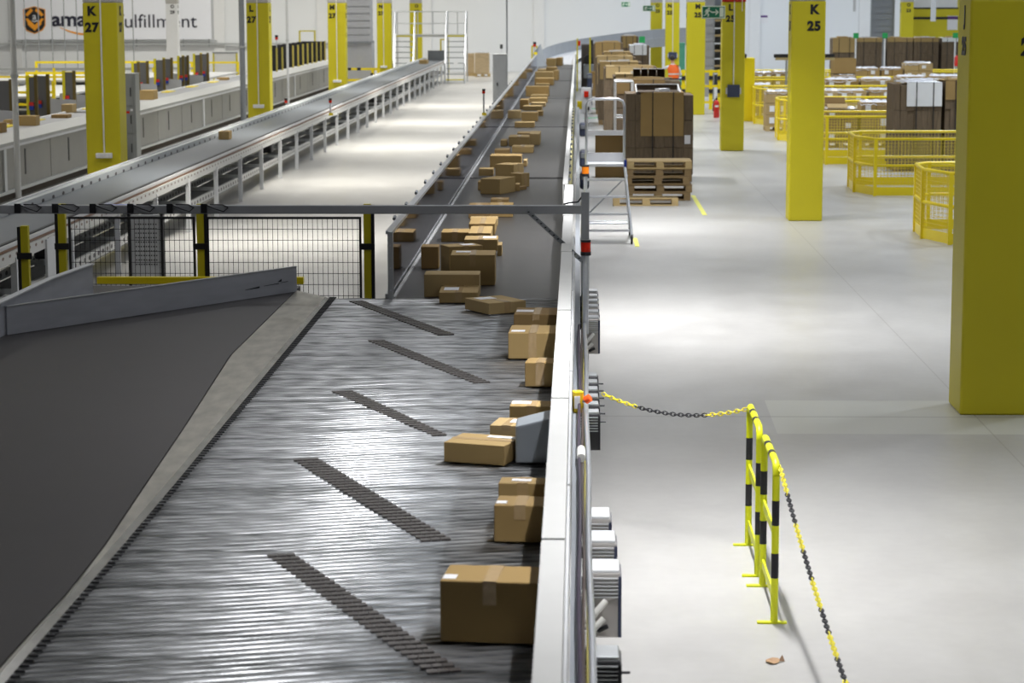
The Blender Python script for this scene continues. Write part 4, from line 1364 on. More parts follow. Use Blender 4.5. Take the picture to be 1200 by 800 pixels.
xs = [X_(465), X_(489), X_(524.5), X_(547)]
zd, zr = 2.20, 3.24
yd0, yd1 = SY+1.5, SY+2.6
MB().box(xs[0], xs[3], yd0, yd1, zd-0.12, zd).build('platform_deck', ALU, cs)
for (xa_, xb_, nm) in ((xs[0], xs[1]-0.05, 'l'), (xs[2], xs[3], 'r')):
    n = 9
    for k_ in range(n):
        z = zd*(k_+0.6)/n
        y = SY+1.5*(k_+0.3)/n
        last = k_ == n-1
        MB().box(xa_+0.04, xb_-0.04, y, y+0.2, z, z+0.045).build('tread', YEL if k_ == 0 or last else GREYM, cs)
    for x in (xa_, xb_):
        MB().bar((x, SY, 0.03), (x, yd0, zd), 0.05, 0.16).build('stringer', ALU, cs)
        MB().tube([(x, SY-0.05, 0.9), (x, yd0-0.1, zr)], 0.028, 8).build('handrail', ALU, cs)
        MB().tube([(x, SY-0.05, 0.02), (x, SY-0.05, 0.92)], 0.028, 8).build('handrail_post', ALU, cs)
for x in (xs[0], xs[1], xs[2], (xs[2]+xs[3])/2, (xs[1]+xs[2])/2, xs[3]):
    MB().tube([(x, yd1, zd), (x, yd1, zr)], 0.022, 8).build('rail_post', GALV, cs)
for x in (xs[0], xs[1]-0.05, xs[2], xs[3]):
    MB().tube([(x, yd0, zd), (x, yd0, zr)], 0.028, 8).build('rail_post', ALU, cs)
    MB().box(x-0.03, x+0.03, yd1-0.06, yd1, 0, zd-0.12).build('leg', ALU, cs)
for z in (zr, zd+0.5):
    MB().tube([(xs[0], yd1, z), (xs[3], yd1, z)], 0.024, 8).build('back_rail', GALV, cs)
MB().tube([(xs[1], yd0, zr), (xs[2], yd0, zr)], 0.024, 8).build('front_rail', GALV, cs)
MB().tube([(xs[1], yd0, zd+0.5), (xs[2], yd0, zd+0.5)], 0.022, 8).build('front_rail', GALV, cs)
# round sign tag hanging on the stairs
c = PY(534, 74.5, SY-0.1)
o = MB().tube([(c.x, c.y, c.z), (c.x, c.y-0.02, c.z)], 0.10, 16).build('round_sign', WHITEP, cs)

# ------------------------------------------------------------------ wrapped pallets by the back wall
def pallet(mb_parent, x0, x1, y0, y1, z0, m=WOOD, nm='pallet'):
    mb = MB()
    h = 0.144
    for k_ in range(3):
        xx = x0+(x1-x0-0.12)*k_/2
        for j in range(3):
            yy_ = y0+(y1-y0-0.12)*j/2
            mb.box(xx, xx+0.14 if k_ == 1 else xx+0.12, yy_, yy_+0.12, z0+0.022, z0+0.10)
    for j in range(3):
        yy_ = y0+(y1-y0-0.12)*j/2
        mb.box(x0, x1, yy_, yy_+0.12, z0, z0+0.022)
    n = 5
    for j in range(n):
        yy_ = y0+(y1-y0-0.13)*j/(n-1)
        mb.box(x0, x1, yy_, yy_+0.13, z0+0.122, z0+h)
    for k_ in range(3):
        xx = x0+(x1-x0-0.12)*k_/2
        mb.box(xx, xx+0.12, y0, y1, z0+0.10, z0+0.122)
    return mb.build(nm, m, mb_parent)


for i, (pa, pb, yb_, pt_, lab) in enumerate(((546, 556.5, 114.5, 62, 'stretch wrapped pallet of cartons half hidden by the crossover stairs'),
                                             (556, 574, 113.2, 61.5, 'stretch wrapped pallet of cartons between stairs and grey cabinet'))):
    A = PY(pa, 80, yb_); B = PY(pb, 80, yb_); T = PY(pa, pt_, yb_)
    o = thing('wrapped_pallet', lab, 'pallet load', ((A.x+B.x)/2, yb_+0.4, 0), 'wrapped pallets by the back wall')
    pallet(o, A.x, B.x, yb_, yb_+0.8, 0, nm='wooden_pallet')
    MB().box(A.x+0.02, B.x-0.03, yb_+0.02, yb_+0.78, 0.145, T.z-0.02).build('carton_stack', mat('wrapped_cartons', (0.55, 0.42, 0.26), 0.3, var=0.3, nscale=3, stretch=(1, 1, 4)), o, bevel=0.03)
    MB().box(A.x+0.03, B.x-0.04, yb_+0.03, yb_+0.77, T.z-0.02, T.z+0.01).build('wrap_top', WRAP, o)

# grey switch cabinet + conduit
A = PY(577.5, 100, 80.5); B = PY(594.5, 100, 80.5); T = PY(585, 64, 80.5)
sc_ = thing('switch_cabinet', 'tall grey floor standing cabinet with conduit, left of the clear screen', 'cabinet', ((A.x+B.x)/2, 80.5, 0))
MB().box(A.x, B.x, 80.5, 81.0, 0.06, T.z).build('cabinet_body', mat('cabinet_mid_grey', (0.24, 0.25, 0.26), 0.45), sc_, bevel=0.015)
MB().box(A.x+0.03, B.x-0.03, 80.47, 80.5, 0.12, T.z-0.06).build('cabinet_door', mat('cabinet_mid_grey', (0.24, 0.25, 0.26), 0.45), sc_, bevel=0.008)
MB().box(A.x+0.14, A.x+0.19, 80.44, 80.47, 0.72, 0.84).build('door_lock', BLK, sc_)
MB().box(A.x-0.03, B.x+0.03, 80.48, 81.03, T.z, T.z+0.03).build('cabinet_roof', LGREY, sc_)
MB().box(A.x+0.02, B.x-0.02, 80.52, 80.98, 0, 0.06).build('cabinet_plinth', BLK, sc_)
MB().tube([(B.x-0.02, 80.8, T.z+0.03), (B.x-0.02, 80.8, HC-0.05)], 0.028, 8).build('ceiling_conduit', GREYP, sc_)
c = PY(587.5, 57, 80.7)
o = thing('signal_light', 'small black signal light on top of the tall grey cabinet', 'signal light', (c.x, 80.7, T.z+0.03))
MB().tube([(c.x, 80.7, T.z+0.03), (c.x, 80.7, c.z)], 0.012, 6).build('rod', ALU, o)
MB().tube([(c.x, 80.7, c.z), (c.x, 80.7, c.z+0.15)], 0.05, 10).build('lamp_head', BLK, o)

# ------------------------------------------------------------------ curved far conveyor
cvf = thing('curved_conveyor', 'curved rising conveyor with grey guard wall at the far end of the belt', 'conveyor', (1.0, 104, 0))
path_o, path_i = [], []
for k_ in range(17):
    u = k_/16
    th = u*math.pi/2
    zz = 1.0+0.85*u
    path_o.append((BX0+(1-math.cos(th))*5.2, YB1+math.sin(th)*11.5, zz))
    path_i.append((BX1+(1-math.cos(th))*3.7, YB1+math.sin(th)*9.8, zz))
path_o.append((5.3, YB1+11.5, 1.95)); path_i.append((5.3, YB1+9.8, 1.95))
mb = MB()
for (p, q, r_, s_) in zip(path_o[:-1], path_o[1:], path_i[1:], path_i[:-1]):
    mb.add([p, q, r_, s_], [(0, 1, 2, 3)])
    mb.add([(v[0], v[1], v[2]-0.2) for v in (p, q, r_, s_)], [(3, 2, 1, 0)])
mb.build('curve_bed', mat('lit_slide_steel', (0.85, 0.86, 0.9), 0.3, metal=0.4), cvf)  # near-white colour carries the light reflected off the metal
mb = MB()
for (p, q) in zip(path_o[:-1], path_o[1:]):
    for (dz0, dz1) in ((-0.25, 0.50),):
        mb.add([(p[0], p[1], p[2]+dz0), (q[0], q[1], q[2]+dz0), (q[0], q[1], q[2]+dz1), (p[0], p[1], p[2]+dz1),
                (p[0]-0.03, p[1]+0.03, p[2]+dz0), (q[0]-0.03, q[1]+0.03, q[2]+dz0), (q[0]-0.03, q[1]+0.03, q[2]+dz1), (p[0]-0.03, p[1]+0.03, p[2]+dz1)],
               [(0, 1, 2, 3), (7, 6, 5, 4), (3, 2, 6, 7), (0, 4, 5, 1), (0, 3, 7, 4), (1, 5, 6, 2)])
mb.build('guard_wall', GREYM, cvf)
mb = MB()
for (p, q) in zip(path_i[5:-1], path_i[6:]):
    mb.add([(p[0], p[1], p[2]-0.3), (q[0], q[1], q[2]-0.3), (q[0], q[1], q[2]+0.12), (p[0], p[1], p[2]+0.12),
            (p[0]+0.03, p[1]-0.03, p[2]-0.3), (q[0]+0.03, q[1]-0.03, q[2]-0.3), (q[0]+0.03, q[1]-0.03, q[2]+0.12), (p[0]+0.03, p[1]-0.03, p[2]+0.12)],
           [(0, 1, 2, 3), (7, 6, 5, 4), (3, 2, 6, 7), (0, 4, 5, 1), (0, 3, 7, 4), (1, 5, 6, 2)])
mb.build('inner_frame', GREYM, cvf)
for p in (path_o[2], path_o[9], path_o[14]):
    MB().box(p[0]-0.05, p[0]+0.05, p[1]-0.4, p[1]-0.3, 0, p[2]-0.22).build('leg', GREYM, cvf)
# silver cone shaped plate at screen end
c0 = PY(634, 74, 93.5); 
MB().add([(BX0-0.25, 92.5, 1.05), (BX0+0.35, 95.0, 1.02), (BX0+0.05, 97, 1.9), (BX0-0.2, 94, 1.6)], [(0, 1, 2, 3)]).build('deflector_plate', GREYM, cv)
for (px, pyt, pyb, lab) in ((691.5, 44, 86, 'thin yellow post right of the far curve'), (676.5, 45, 66, 'thin yellow post with red lamp at the far curve')):
    y = 94.2
    c = PY(px, pyt, y)
    o = thing('marker_post', lab, 'post', (c.x, y, 0), 'yellow posts at the far curve')
    MB().box(c.x-0.03, c.x+0.03, y-0.03, y+0.03, 0, c.z).build('post_tube', YEL, o)
    MB().box(c.x+0.03, c.x+0.13, y-0.05, y+0.03, c.z-0.3, c.z-0.1).build('post_lamp', REDL if px < 680 else BLK, o)
# dark machinery block right of far belt
o = thing('drive_station', 'dark belt drive machinery at the far right side of the belt', 'machine', (0.5, 97, 0))
MB().box(0.12, 0.9, 95.5, 97.5, 0.05, 1.9).build('machine_housing', mat('dark_machine', (0.06, 0.05, 0.045), 0.6, var=0.5, nscale=2), o, bevel=0.03)
MB().box(0.2, 0.7, 95.0, 95.45, 0.5, 1.1).build('gear_motor', GREYP, o, bevel=0.05)
MB().tube([(0.4, 95.0, 1.3), (0.4, 95.45, 1.3)], 0.18, 12).build('drive_pulley', BLK, o)
MB().box(0.12, 0.95, 95.4, 97.6, 0, 0.05).build('machine_base', BLK, o)

# ================================================================== RIGHT: LADDER
lf = P(741, 286)
LX0, LX1 = 0.105, lf.x-0.01
LY = lf.y
ld = thing('rolling_ladder', 'aluminium rolling platform ladder standing beside the conveyor', 'ladder', ((LX0+LX1)/2, LY, 0))
ZP = 1.17
lean = 0.62
def lx(u):      # stile x narrows upward
    return LX0+0.02*u, LX1-0.10*u
for side in (0, 1):
    a0, a1 = lx(0)[side], lx(1)[side]
    MB().tube([(a0, LY, 0.10), (a1, LY+lean, ZP+0.02)], 0.022, 10).build('front_stile', ALU, ld)
    MB().tube([(a1, LY+lean+0.05, ZP), (a0, LY+lean+0.65, 0.10)], 0.020, 10).build('rear_leg', ALU, ld)
    for (xx, yy_, nm) in ((a0, LY, 'caster_wheel'), (a0, LY+lean+0.65, 'caster_wheel')):
        MB().tube([(xx-0.015, yy_, 0.075), (xx+0.015, yy_, 0.075)], 0.075, 16).build(nm, BLK, ld)
        MB().box(xx-0.025, xx+0.025, yy_-0.02, yy_+0.02, 0.08, 0.15).build('caster_fork', GREYM, ld)
TRW = mat('lit_aluminium', (0.80, 0.81, 0.84), 0.4, metal=0.2)  # same aluminium, lighter: the light on the treads is in the colour
for z in (0.19, 0.43, 0.68, 0.93):
    u = z/ZP
    a0, a1 = lx(u)
    MB().box(a0, a1, LY+lean*u-0.02, LY+lean*u+0.06, z-0.012, z+0.02).build('tread', TRW, ld)
a0, a1 = lx(1)
MB().box(a0, a1, LY+lean-0.05, LY+lean+0.45, ZP-0.04, ZP).build('platform', TRW, ld)
MB().box(a0, a1, LY+lean+0.45, LY+lean+0.47, ZP, ZP+0.14).build('toe_board', TRW, ld)
MB().box(a1-0.01, a1+0.03, LY+lean-0.06, LY+lean+0.02, ZP-0.07, ZP+0.06).build('blue_joint', BLUEB, ld)
ZH = 2.14
for y in (LY+lean+0.42,):
    r_ = 0.10
    pts = [(a0, y, ZP), (a0, y, ZH-r_), (a0+r_*0.3, y, ZH-r_*0.3), (a0+r_, y, ZH), (a1-r_, y, ZH), (a1-r_*0.3, y, ZH-r_*0.3), (a1, y, ZH-r_), (a1, y, ZP)]
    MB().tube(pts, 0.021, 10).build('guard_hoop', ALU, ld)
    MB().box(a0, a1, y-0.015, y+0.015, 1.58, 1.66).build('guard_crossbar', TRW, ld)
MB().tube([(LX0, LY+lean+0.6, 0.2), (LX1-0.02, LY+lean+0.6, 0.2)], 0.018, 8).build('rear_tie', ALU, ld)
MB().tube([(LX0, LY+0.3, 0.38), (LX1-0.05, LY+lean+0.2, 0.98)], 0.012, 8).build('diagonal_brace', GREYM, ld)
MB().tube([(LX0, LY+0.15, 0.33), (LX1-0.03, LY+0.15, 0.33)], 0.012, 8).build('lower_tie', GALV, ld)

# ================================================================== PALLET STACK
py0 = P(770, 235).y
PX0, PX1 = P(734, 235).x, P(809, 235).x
for i in range(5):
    o = pallet(None, 0, 1.2, 0, 0.8, 0, WOODD if i < 4 else WOOD, 'wooden_pallet') if False else None
    jx = (0.0, 0.03, -0.02, 0.01, 0.02)[i]
    z = 0.146*i
    mb_root = None
    x0 = PX0+jx
    me_o = pallet(None, x0, x0+1.18, py0+0.02*(i % 2), py0+0.8, z+(0.0 if i else 0.0), (WOODD, WOODD, WOODD, WOODD, WOOD)[i], 'wooden_pallet')
    tag(me_o, ('darkened wooden pallet at the bottom of the stack', 'wooden pallet second from the bottom of the stack', 'wooden pallet in the middle of the stack with scraps of film',
               'wooden pallet second from the top of the stack', 'pale fresh wooden pallet on top of the stack')[i], 'pallet', 'pallets before the front cardboard bale')
o = P(718, 238.5)
me_o = pallet(None, o.x, o.x+1.17, o.y-0.82+0.35, o.y-0.82+0.35+0.001+0.42, 0, WOOD, 'wooden_pallet')
tag(me_o, 'single pale wooden pallet lying in front of the pallet stack', 'pallet', 'pallets before the front cardboard bale')


# ================================================================== CARDBOARD BALES
def bale(x0, x1, y0, y1, h, label, cover=0, drop=0.5, inset=(0.12, 0.12), grp='bales of flattened cartons in the long row', note=None, seed=0, z0=0.144, white=False, open_top=False):
    rg = random.Random(seed)
    o = thing('cardboard_bale', label, 'bale', ((x0+x1)/2, (y0+y1)/2, 0), grp)
    pallet(o, x0+0.02, x1-0.02, y0+0.03, y1-0.03, 0, WOODD, 'wooden_pallet')
    mb = MB()
    # standing bundles, then layers inside each
    nb = 3
    for r_ in range(nb):
        za = z0+(h-z0)*r_/nb; zb = z0+(h-z0)*(r_+1)/nb-0.006
        n = 7
        for k_ in range(n):
            xa = x0+(x1-x0)*k_/n; xb = x0+(x1-x0)*(k_+1)/n-0.004
            d = rg.uniform(0, 0.025)
            mb.box(xa, xb, y0+d, y1-rg.uniform(0, 0.03), za, zb-(rg.uniform(0, 0.05) if r_ == nb-1 else 0))
    mb.build('carton_bundles', CARDD, o)
    if cover is not None:
        cm = WHITEP if white else CARD[cover]
        ca_, cb2 = x0+inset[0], x1-inset[1]
        mb = MB().box(ca_, cb2, y0-0.012, y0-0.002, h-drop, h+0.012)
        mb.box(ca_, cb2, y0-0.012, y1-0.02, h+0.002, h+0.012)
        mb.build('cover_sheet', cm, o)
        for u in (0.28, 0.76):
            xx = ca_+(cb2-ca_)*u
            MB().box(xx-0.010, xx+0.010, y0-0.020, y0-0.010, z0, h+0.02).build('strap', BLK, o)
    if note:
        xx, zz = note
        MB().box(xx-0.06, xx+0.06, y0-0.018, y0-0.012, zz-0.09, zz+0.09).build('paper_note', LABEL, o)
    if open_top:
        xa, xb, ya2, yb2 = x0+0.22, x1-0.27, y0+0.10, y1-0.25
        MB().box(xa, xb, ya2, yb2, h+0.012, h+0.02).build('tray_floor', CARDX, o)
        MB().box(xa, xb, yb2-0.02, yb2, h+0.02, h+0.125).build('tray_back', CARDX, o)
        MB().box(xa-0.01, xb+0.01, yb2-0.03, yb2+0.01, h+0.125, h+0.145).build('white_rim', WHITEP, o)
        for xx in (xa, xb):
            MB().add([(xx-0.01, ya2, h+0.012), (xx+0.01, ya2, h+0.012), (xx+0.01, yb2, h+0.012), (xx-0.01, yb2, h+0.012),
                      (xx-0.01, ya2, h+0.03), (xx+0.01, ya2, h+0.03), (xx+0.01, yb2, h+0.14), (xx-0.01, yb2, h+0.14)],
                     [(3, 2, 1, 0), (4, 5, 6, 7), (0, 1, 5, 4), (1, 2, 6, 5), (2, 3, 7, 6), (3, 0, 4, 7)]).build('tray_side', WHITEP, o)
        MB().obox(((xa+xb)/2+0.1, ya2+0.5), 0.12, 0.1, h+0.02, h+0.07, 0.4).build('loose_sheet', LABEL, o)
    else:
        for k_ in range(3):
            xx = rg.uniform(x0+0.1, x1-0.5); yy_ = rg.uniform(y0+0.1, y1-0.4)
            MB().obox((xx+0.2, yy_+0.1), rg.uniform(0.12, 0.3), 0.1, h+0.014, h+0.014+rg.uniform(0.01, 0.06), rg.uniform(-0.3, 0.3)).build('loose_sheet', WRAP if seed % 2 else CARD[2], o)
    return o


b0 = P(733, 213); b1 = P(812, 213)
bale(b0.x, b1.x, b0.y, b0.y+1.5, 1.80, 'front cardboard bale with large tan cover sheet behind the pallet stack', 1, 0.87, (0.30, 0.20), note=(b1.x-0.12, 0.86), seed=1, open_top=True)
rowb = [  # x0 px, x1 px, Y, top, cover
    (720, 798, 50.0, 1.93, 3, 'dark cardboard bale with open black boxes behind the front bale', 0.30, False),
    (719, 778, 55.5, 1.88, 0, 'cardboard bale with pale folded top sheet, third in the row', 0.35, False),
    (708, 770, 61.5, 1.90, 2, 'cardboard bale with loose film on top, fourth in the row', 0.30, False),
    (701, 752, 68.0, 1.86, 0, 'cardboard bale with open flap, fifth in the row', 0.5, False),
    (698, 745, 74.5, 1.88, 2, 'cardboard bale with ragged pale sheets, sixth in the row', 0.9, False),
    (706, 742, 82.0, 1.86, 0, 'cardboard bale with wavy top, seventh in the row', 0.4, False),
    (696, 730, 90.0, 2.06, 1, 'tall cardboard bale with tan cover near the far curve', 0.6, False),
    (728, 748, 98.5, 2.2, 0, 'far cardboard bale behind the white covered one', 0.5, False)]
for i, (pa, pb, y, h, cvr, lab, drp, wh) in enumerate(rowb):
    A = PY(pa, 90, y); B = PY(pb, 90, y)
    bale(max(A.x, 0.30), B.x, y, y+(1.7 if i else 1.5), h, lab, cvr, drp, (0.05, 0.35 if i in (0, 1) else 0.1), seed=i+2)
A = PY(737, 60, 86); B = PY(761, 60, 86)
bale(A.x, B.x, 86, 87.4, 2.03, 'dark cardboard bale with white cover and green card before pillar O 25', 0, 0.36, (0.02, 0.1), seed=21, white=True)
c = PY(752.5, 46, 86.4)
o = thing('aisle_card', 'bright green aisle card above the white covered bale', 'sign', (c.x, 86.5, 2.06), 'green cards on the bales')
MB().box(c.x-0.02, c.x+0.02, 86.48, 86.52, 2.045, 2.12).build('card_stem', GALV, o)
MB().box(c.x-0.11, c.x+0.11, 86.48, 86.5, 2.12, 2.36).build('green_card', GRNB, o)
# black open boxes standing on the second bale
for i, (pa, pb, pt_, pb2) in enumerate(((742, 750.5, 90, 100), (751.5, 759, 90.5, 100), (760, 769, 90, 100), (770, 779, 90, 100))):
    A = PY(pa, pb2, 51.0); B = PY(pb, pb2, 51.0); T = PY(pa, pt_, 51.0)
    zb_ = 1.945
    o = thing('open_box', 'dark open fronted box on the second bale, %s of four from the left' % ordn[i], 'box', ((A.x+B.x)/2, 51.1, zb_), 'dark open boxes on the second bale')
    hz = 0.20
    mb = MB().box(A.x, B.x, 51.2, 51.22, zb_, zb_+hz).box(A.x, A.x+0.01, 51.0, 51.2, zb_, zb_+hz).box(B.x-0.01, B.x, 51.0, 51.2, zb_, zb_+hz)
    mb.box(A.x, B.x, 51.0, 51.2, zb_, zb_+0.01)
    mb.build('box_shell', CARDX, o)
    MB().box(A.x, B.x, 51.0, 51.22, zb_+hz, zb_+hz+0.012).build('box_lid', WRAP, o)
# white wire cart frame between bales
A = PY(721, 95, 48.6); B = PY(742, 95, 48.6)
zt = A.z
o = thing('cart_frame', 'white metal cart frame standing left of the open black boxes', 'cart', ((A.x+B.x)/2, 48.5, 0))
for x in (A.x, B.x-0.01):
    for y in (48.2, 49.3):
        MB().tube([(x, y, 0.05), (x, y, zt)], 0.02, 8).build('cart_post', LGREY, o)
        MB().tube([(x-0.015, y, 0.05), (x+0.015, y, 0.05)], 0.05, 12).build('cart_wheel', BLK, o)
for z in (zt, 0.4, 1.2):
    MB().tube([(A.x, 48.2, z), (B.x-0.01, 48.2, z), (B.x-0.01, 49.3, z), (A.x, 49.3, z), (A.x, 48.2, z)], 0.02, 8).build('cart_rail', LGREY, o)
# brown carton behind ladder and small far ones
def big_box(p0, p1, hp, depth, label, m, y=None):
    A = P(*p0); B = P(*p1)
    h = hp*A.y/FPX
    o = thing('large_carton', label, 'box', ((A.x+B.x)/2, A.y+depth/2, 0), 'large cartons on the floor')
    MB().box(A.x, B.x, A.y, A.y+depth, 0.002, h).build('carton_body', CARD[m], o, bevel=0.01)
    MB().box(A.x+0.04, A.x+0.10, A.y-0.004, A.y-0.001, h*0.3, h*0.55).build('barcode_label', LABEL, o)
    mb = MB().box(A.x, B.x, A.y-0.02, A.y, h, h+0.02).box(A.x, B.x, A.y+depth, A.y+depth+0.02, h, h+0.02)
    mb.build('top_flap', CARD[0], o)
    return o
big_box((697.5, 208), (732, 208), 50, 0.35, 'large plain brown carton on the floor seen through the ladder', 3)
big_box((691.5, 113), (700.5, 113), 28, 0.7, 'brown carton on the floor at the left front of the far bale row', 3)

# green straps
for i, (p0, p1) in enumerate((((684, 128), (702, 128)), ((684, 139), (703, 138)))):
    a, b = P(*p0), P(*p1)
    o = MB().tube([(a.x, a.y, 0.008), ((a.x+b.x)/2, a.y+0.3, 0.008), (b.x, b.y, 0.008)], 0.014, 5).build('green_strap', mat('green_band', (0.08, 0.55, 0.25), 0.5))
    tag(o, 'loose green strap on the floor beside the bales, %s one' % ('farther', 'nearer')[i], 'strap', 'green straps on the floor')

# ================================================================== PERSON
PYY = 80.0
pc_ = PY(789.5, 80, PYY).x
def skinned(name, pts, edges, rad, parent, m, sub=2):
    me_ = bpy.data.meshes.new(name)
    me_.from_pydata(pts, edges, [])
    ob_ = bpy.data.objects.new(name, me_)
    COL.objects.link(ob_)
    ob_.modifiers.new('skin', 'SKIN')
    sk = me_.skin_vertices[0].data
    for i_, r_ in enumerate(rad):
        sk[i_].radius = (r_, r_) if not isinstance(r_, tuple) else r_
    sk[0].use_root = True
    sb = ob_.modifiers.new('sub', 'SUBSURF'); sb.levels = sub; sb.render_levels = sub
    dg = bpy.context.evaluated_depsgraph_get()
    dg.update()
    me2 = bpy.data.meshes.new_from_object(ob_.evaluated_get(dg))
    COL.objects.unlink(ob_); bpy.data.objects.remove(ob_)
    for p_ in me2.polygons:
        p_.use_smooth = True
    o2 = bpy.data.objects.new(name, me2); COL.objects.link(o2); o2.parent = parent
    return o2


pr = thing('person', 'person in orange safety vest and white shirt reaching left at the work table', 'person', (pc_, PYY, 0))
# local coords: x right, y away from camera, z up
J = {}
pts, rad, edges = [], [], []


def jt(k_, p_, r_, par=None):
    J[k_] = len(pts); pts.append(p_); rad.append(r_)
    if par:
        edges.append((J[par], J[k_]))


jt('pelvis', (0, 0, 0.95), (0.16, 0.12))
jt('waist', (0, 0.0, 1.10), (0.145, 0.11), 'pelvis')
jt('chest', (-0.02, 0.04, 1.32), (0.17, 0.12), 'waist')
jt('neck0', (-0.03, 0.07, 1.47), 0.075, 'chest')
jt('neck', (-0.04, 0.09, 1.54), 0.055, 'neck0')
jt('head0', (-0.05, 0.11, 1.61), (0.075, 0.085), 'neck')
jt('head1', (-0.05, 0.12, 1.70), (0.078, 0.095), 'head0')
jt('head2', (-0.05, 0.12, 1.76), (0.05, 0.06), 'head1')
jt('nose', (-0.07, 0.225, 1.655), 0.013, 'head0')
for s_, sd in ((-1, 'l'), (1, 'r')):
    jt('sh'+sd, (0.19*s_-0.02, 0.05, 1.40), 0.06, 'chest')
    if sd == 'l':
        jt('el'+sd, (-0.38, 0.20, 1.28), 0.042, 'sh'+sd)
        jt('wr'+sd, (-0.58, 0.32, 1.30), 0.028, 'el'+sd)
        jt('pa'+sd, (-0.66, 0.36, 1.31), (0.036, 0.018), 'wr'+sd)
        for f_, (dx, dy, dz, l_) in enumerate(((-0.06, 0.045, 0.012, 1), (-0.075, 0.03, 0.004, 1), (-0.072, 0.012, -0.006, 1), (-0.06, -0.004, -0.014, 1), (-0.01, 0.05, 0.03, 1))):
            b_ = pts[J['pa'+sd]]
            jt('f%s%d' % (sd, f_), (b_[0]+dx, b_[1]+dy, b_[2]+dz), 0.008, 'pa'+sd)
    else:
        jt('el'+sd, (0.26, 0.12, 1.12), 0.042, 'sh'+sd)
        jt('wr'+sd, (0.14, 0.32, 1.06), 0.028, 'el'+sd)
        jt('pa'+sd, (0.09, 0.39, 1.05), (0.036, 0.018), 'wr'+sd)
        for f_, (dx, dy, dz) in enumerate(((-0.045, 0.05, 0.01), (-0.03, 0.07, 0.0), (-0.01, 0.07, -0.008), (0.01, 0.06, -0.014), (-0.05, -0.005, 0.01))):
            b_ = pts[J['pa'+sd]]
            jt('f%s%d' % (sd, f_), (b_[0]+dx, b_[1]+dy, b_[2]+dz), 0.008, 'pa'+sd)
    jt('hip'+sd, (0.09*s_, 0.0, 0.90), 0.095, 'pelvis')
    jt('kn'+sd, (0.12*s_, 0.04 if s_ < 0 else -0.02, 0.50), 0.062, 'hip'+sd)
    jt('an'+sd, (0.13*s_, 0.02 if s_ < 0 else -0.06, 0.10), 0.042, 'kn'+sd)
    jt('to'+sd, (0.15*s_, 0.20 if s_ < 0 else 0.12, 0.04), 0.04, 'an'+sd)
body = skinned('body', pts, edges, rad, pr, SKIN)
me_ = body.data
me_.materials.clear()
for m_ in (SKIN, TROU, CLOTHW, BLK):
    me_.materials.append(m_)
for p_ in me_.polygons:
    c = p_.center
    if c.z < 0.11:
        p_.material_index = 3
    elif c.z < 1.02 and abs(c.x) < 0.3 and c.y < 0.25:
        p_.material_index = 1
    elif c.z > 1.50 or c.x < -0.60 or (c.y > 0.34 and c.z < 1.2):
        p_.material_index = 0
    else:
        p_.material_index = 2
# vest: open tube around the torso
n = 20
mb = MB()
rings = [(1.00, 0.185, 0.15, 0.0, 0.0), (1.12, 0.185, 0.15, 0.0, 0.0), (1.28, 0.205, 0.16, -0.01, 0.03), (1.38, 0.20, 0.15, -0.02, 0.05), (1.47, 0.13, 0.11, -0.03, 0.06)]
vs = []
for (z, rx, ry, cx_, cy_) in rings:
    for k_ in range(n):
        a_ = 2*math.pi*k_/n
        vs.append((pc_+cx_+rx*math.cos(a_), PYY+cy_+ry*math.sin(a_), z))
fs = []
for r_ in range(len(rings)-1):
    for k_ in range(n):
        fs.append((r_*n+k_, r_*n+(k_+1) % n, (r_+1)*n+(k_+1) % n, (r_+1)*n+k_))
mb.add(vs, fs, 0, True)
mb.build('safety_vest', ORA, pr)
mb = MB()
for z in (1.10, 1.16):
    pass
vs = []
for z in (1.12, 1.17):
    for k_ in range(n):
        a_ = 2*math.pi*k_/n
        vs.append((pc_+0.192*math.cos(a_), PYY+0.005+0.157*math.sin(a_), z))
mb.add(vs, [(k_, (k_+1) % n, n+(k_+1) % n, n+k_) for k_ in range(n)], 0, True)
mb.build('reflective_band', mat('reflective_grey', (0.65, 0.62, 0.60), 0.3), pr)
# hair cap
mb = MB()
vs, fs = [], []
hc = Vector((pc_-0.05, PYY+0.105, 1.70))
for i in range(7):
    th = math.pi*0.5*i/6*1.15
    for k_ in range(16):
        a_ = 2*math.pi*k_/16
        vs.append((hc.x+0.092*math.sin(th)*math.cos(a_), hc.y-0.01+0.108*math.sin(th)*math.sin(a_), hc.z+0.098*math.cos(th)-(0.05*max(0, -math.sin(a_)) if i > 4 else 0)))
for i in range(6):
    for k_ in range(16):
        fs.append((i*16+k_, i*16+(k_+1) % 16, (i+1)*16+(k_+1) % 16, (i+1)*16+k_))
mb.add(vs, fs, 0, True)
mb.build('hair', HAIR, pr)
# work table in front of the person
o = thing('work_table', 'work table with blue edge left of the person in the orange vest', 'table', (pc_-0.2, PYY+0.7, 0))
MB().box(pc_-0.9, pc_+0.45, PYY+0.42, PYY+1.1, 0.94, 0.98).build('table_top', BLUEB, o)
MB().box(pc_-0.86, pc_+0.41, PYY+0.46, PYY+1.06, 0.981, 0.99).build('table_mat', WHITEP, o)
for x in (pc_-0.85, pc_+0.40):
    for y in (PYY+0.47, PYY+1.05):
        MB().box(x-0.025, x+0.025, y-0.025, y+0.025, 0, 0.94).build('leg', GREYM, o)

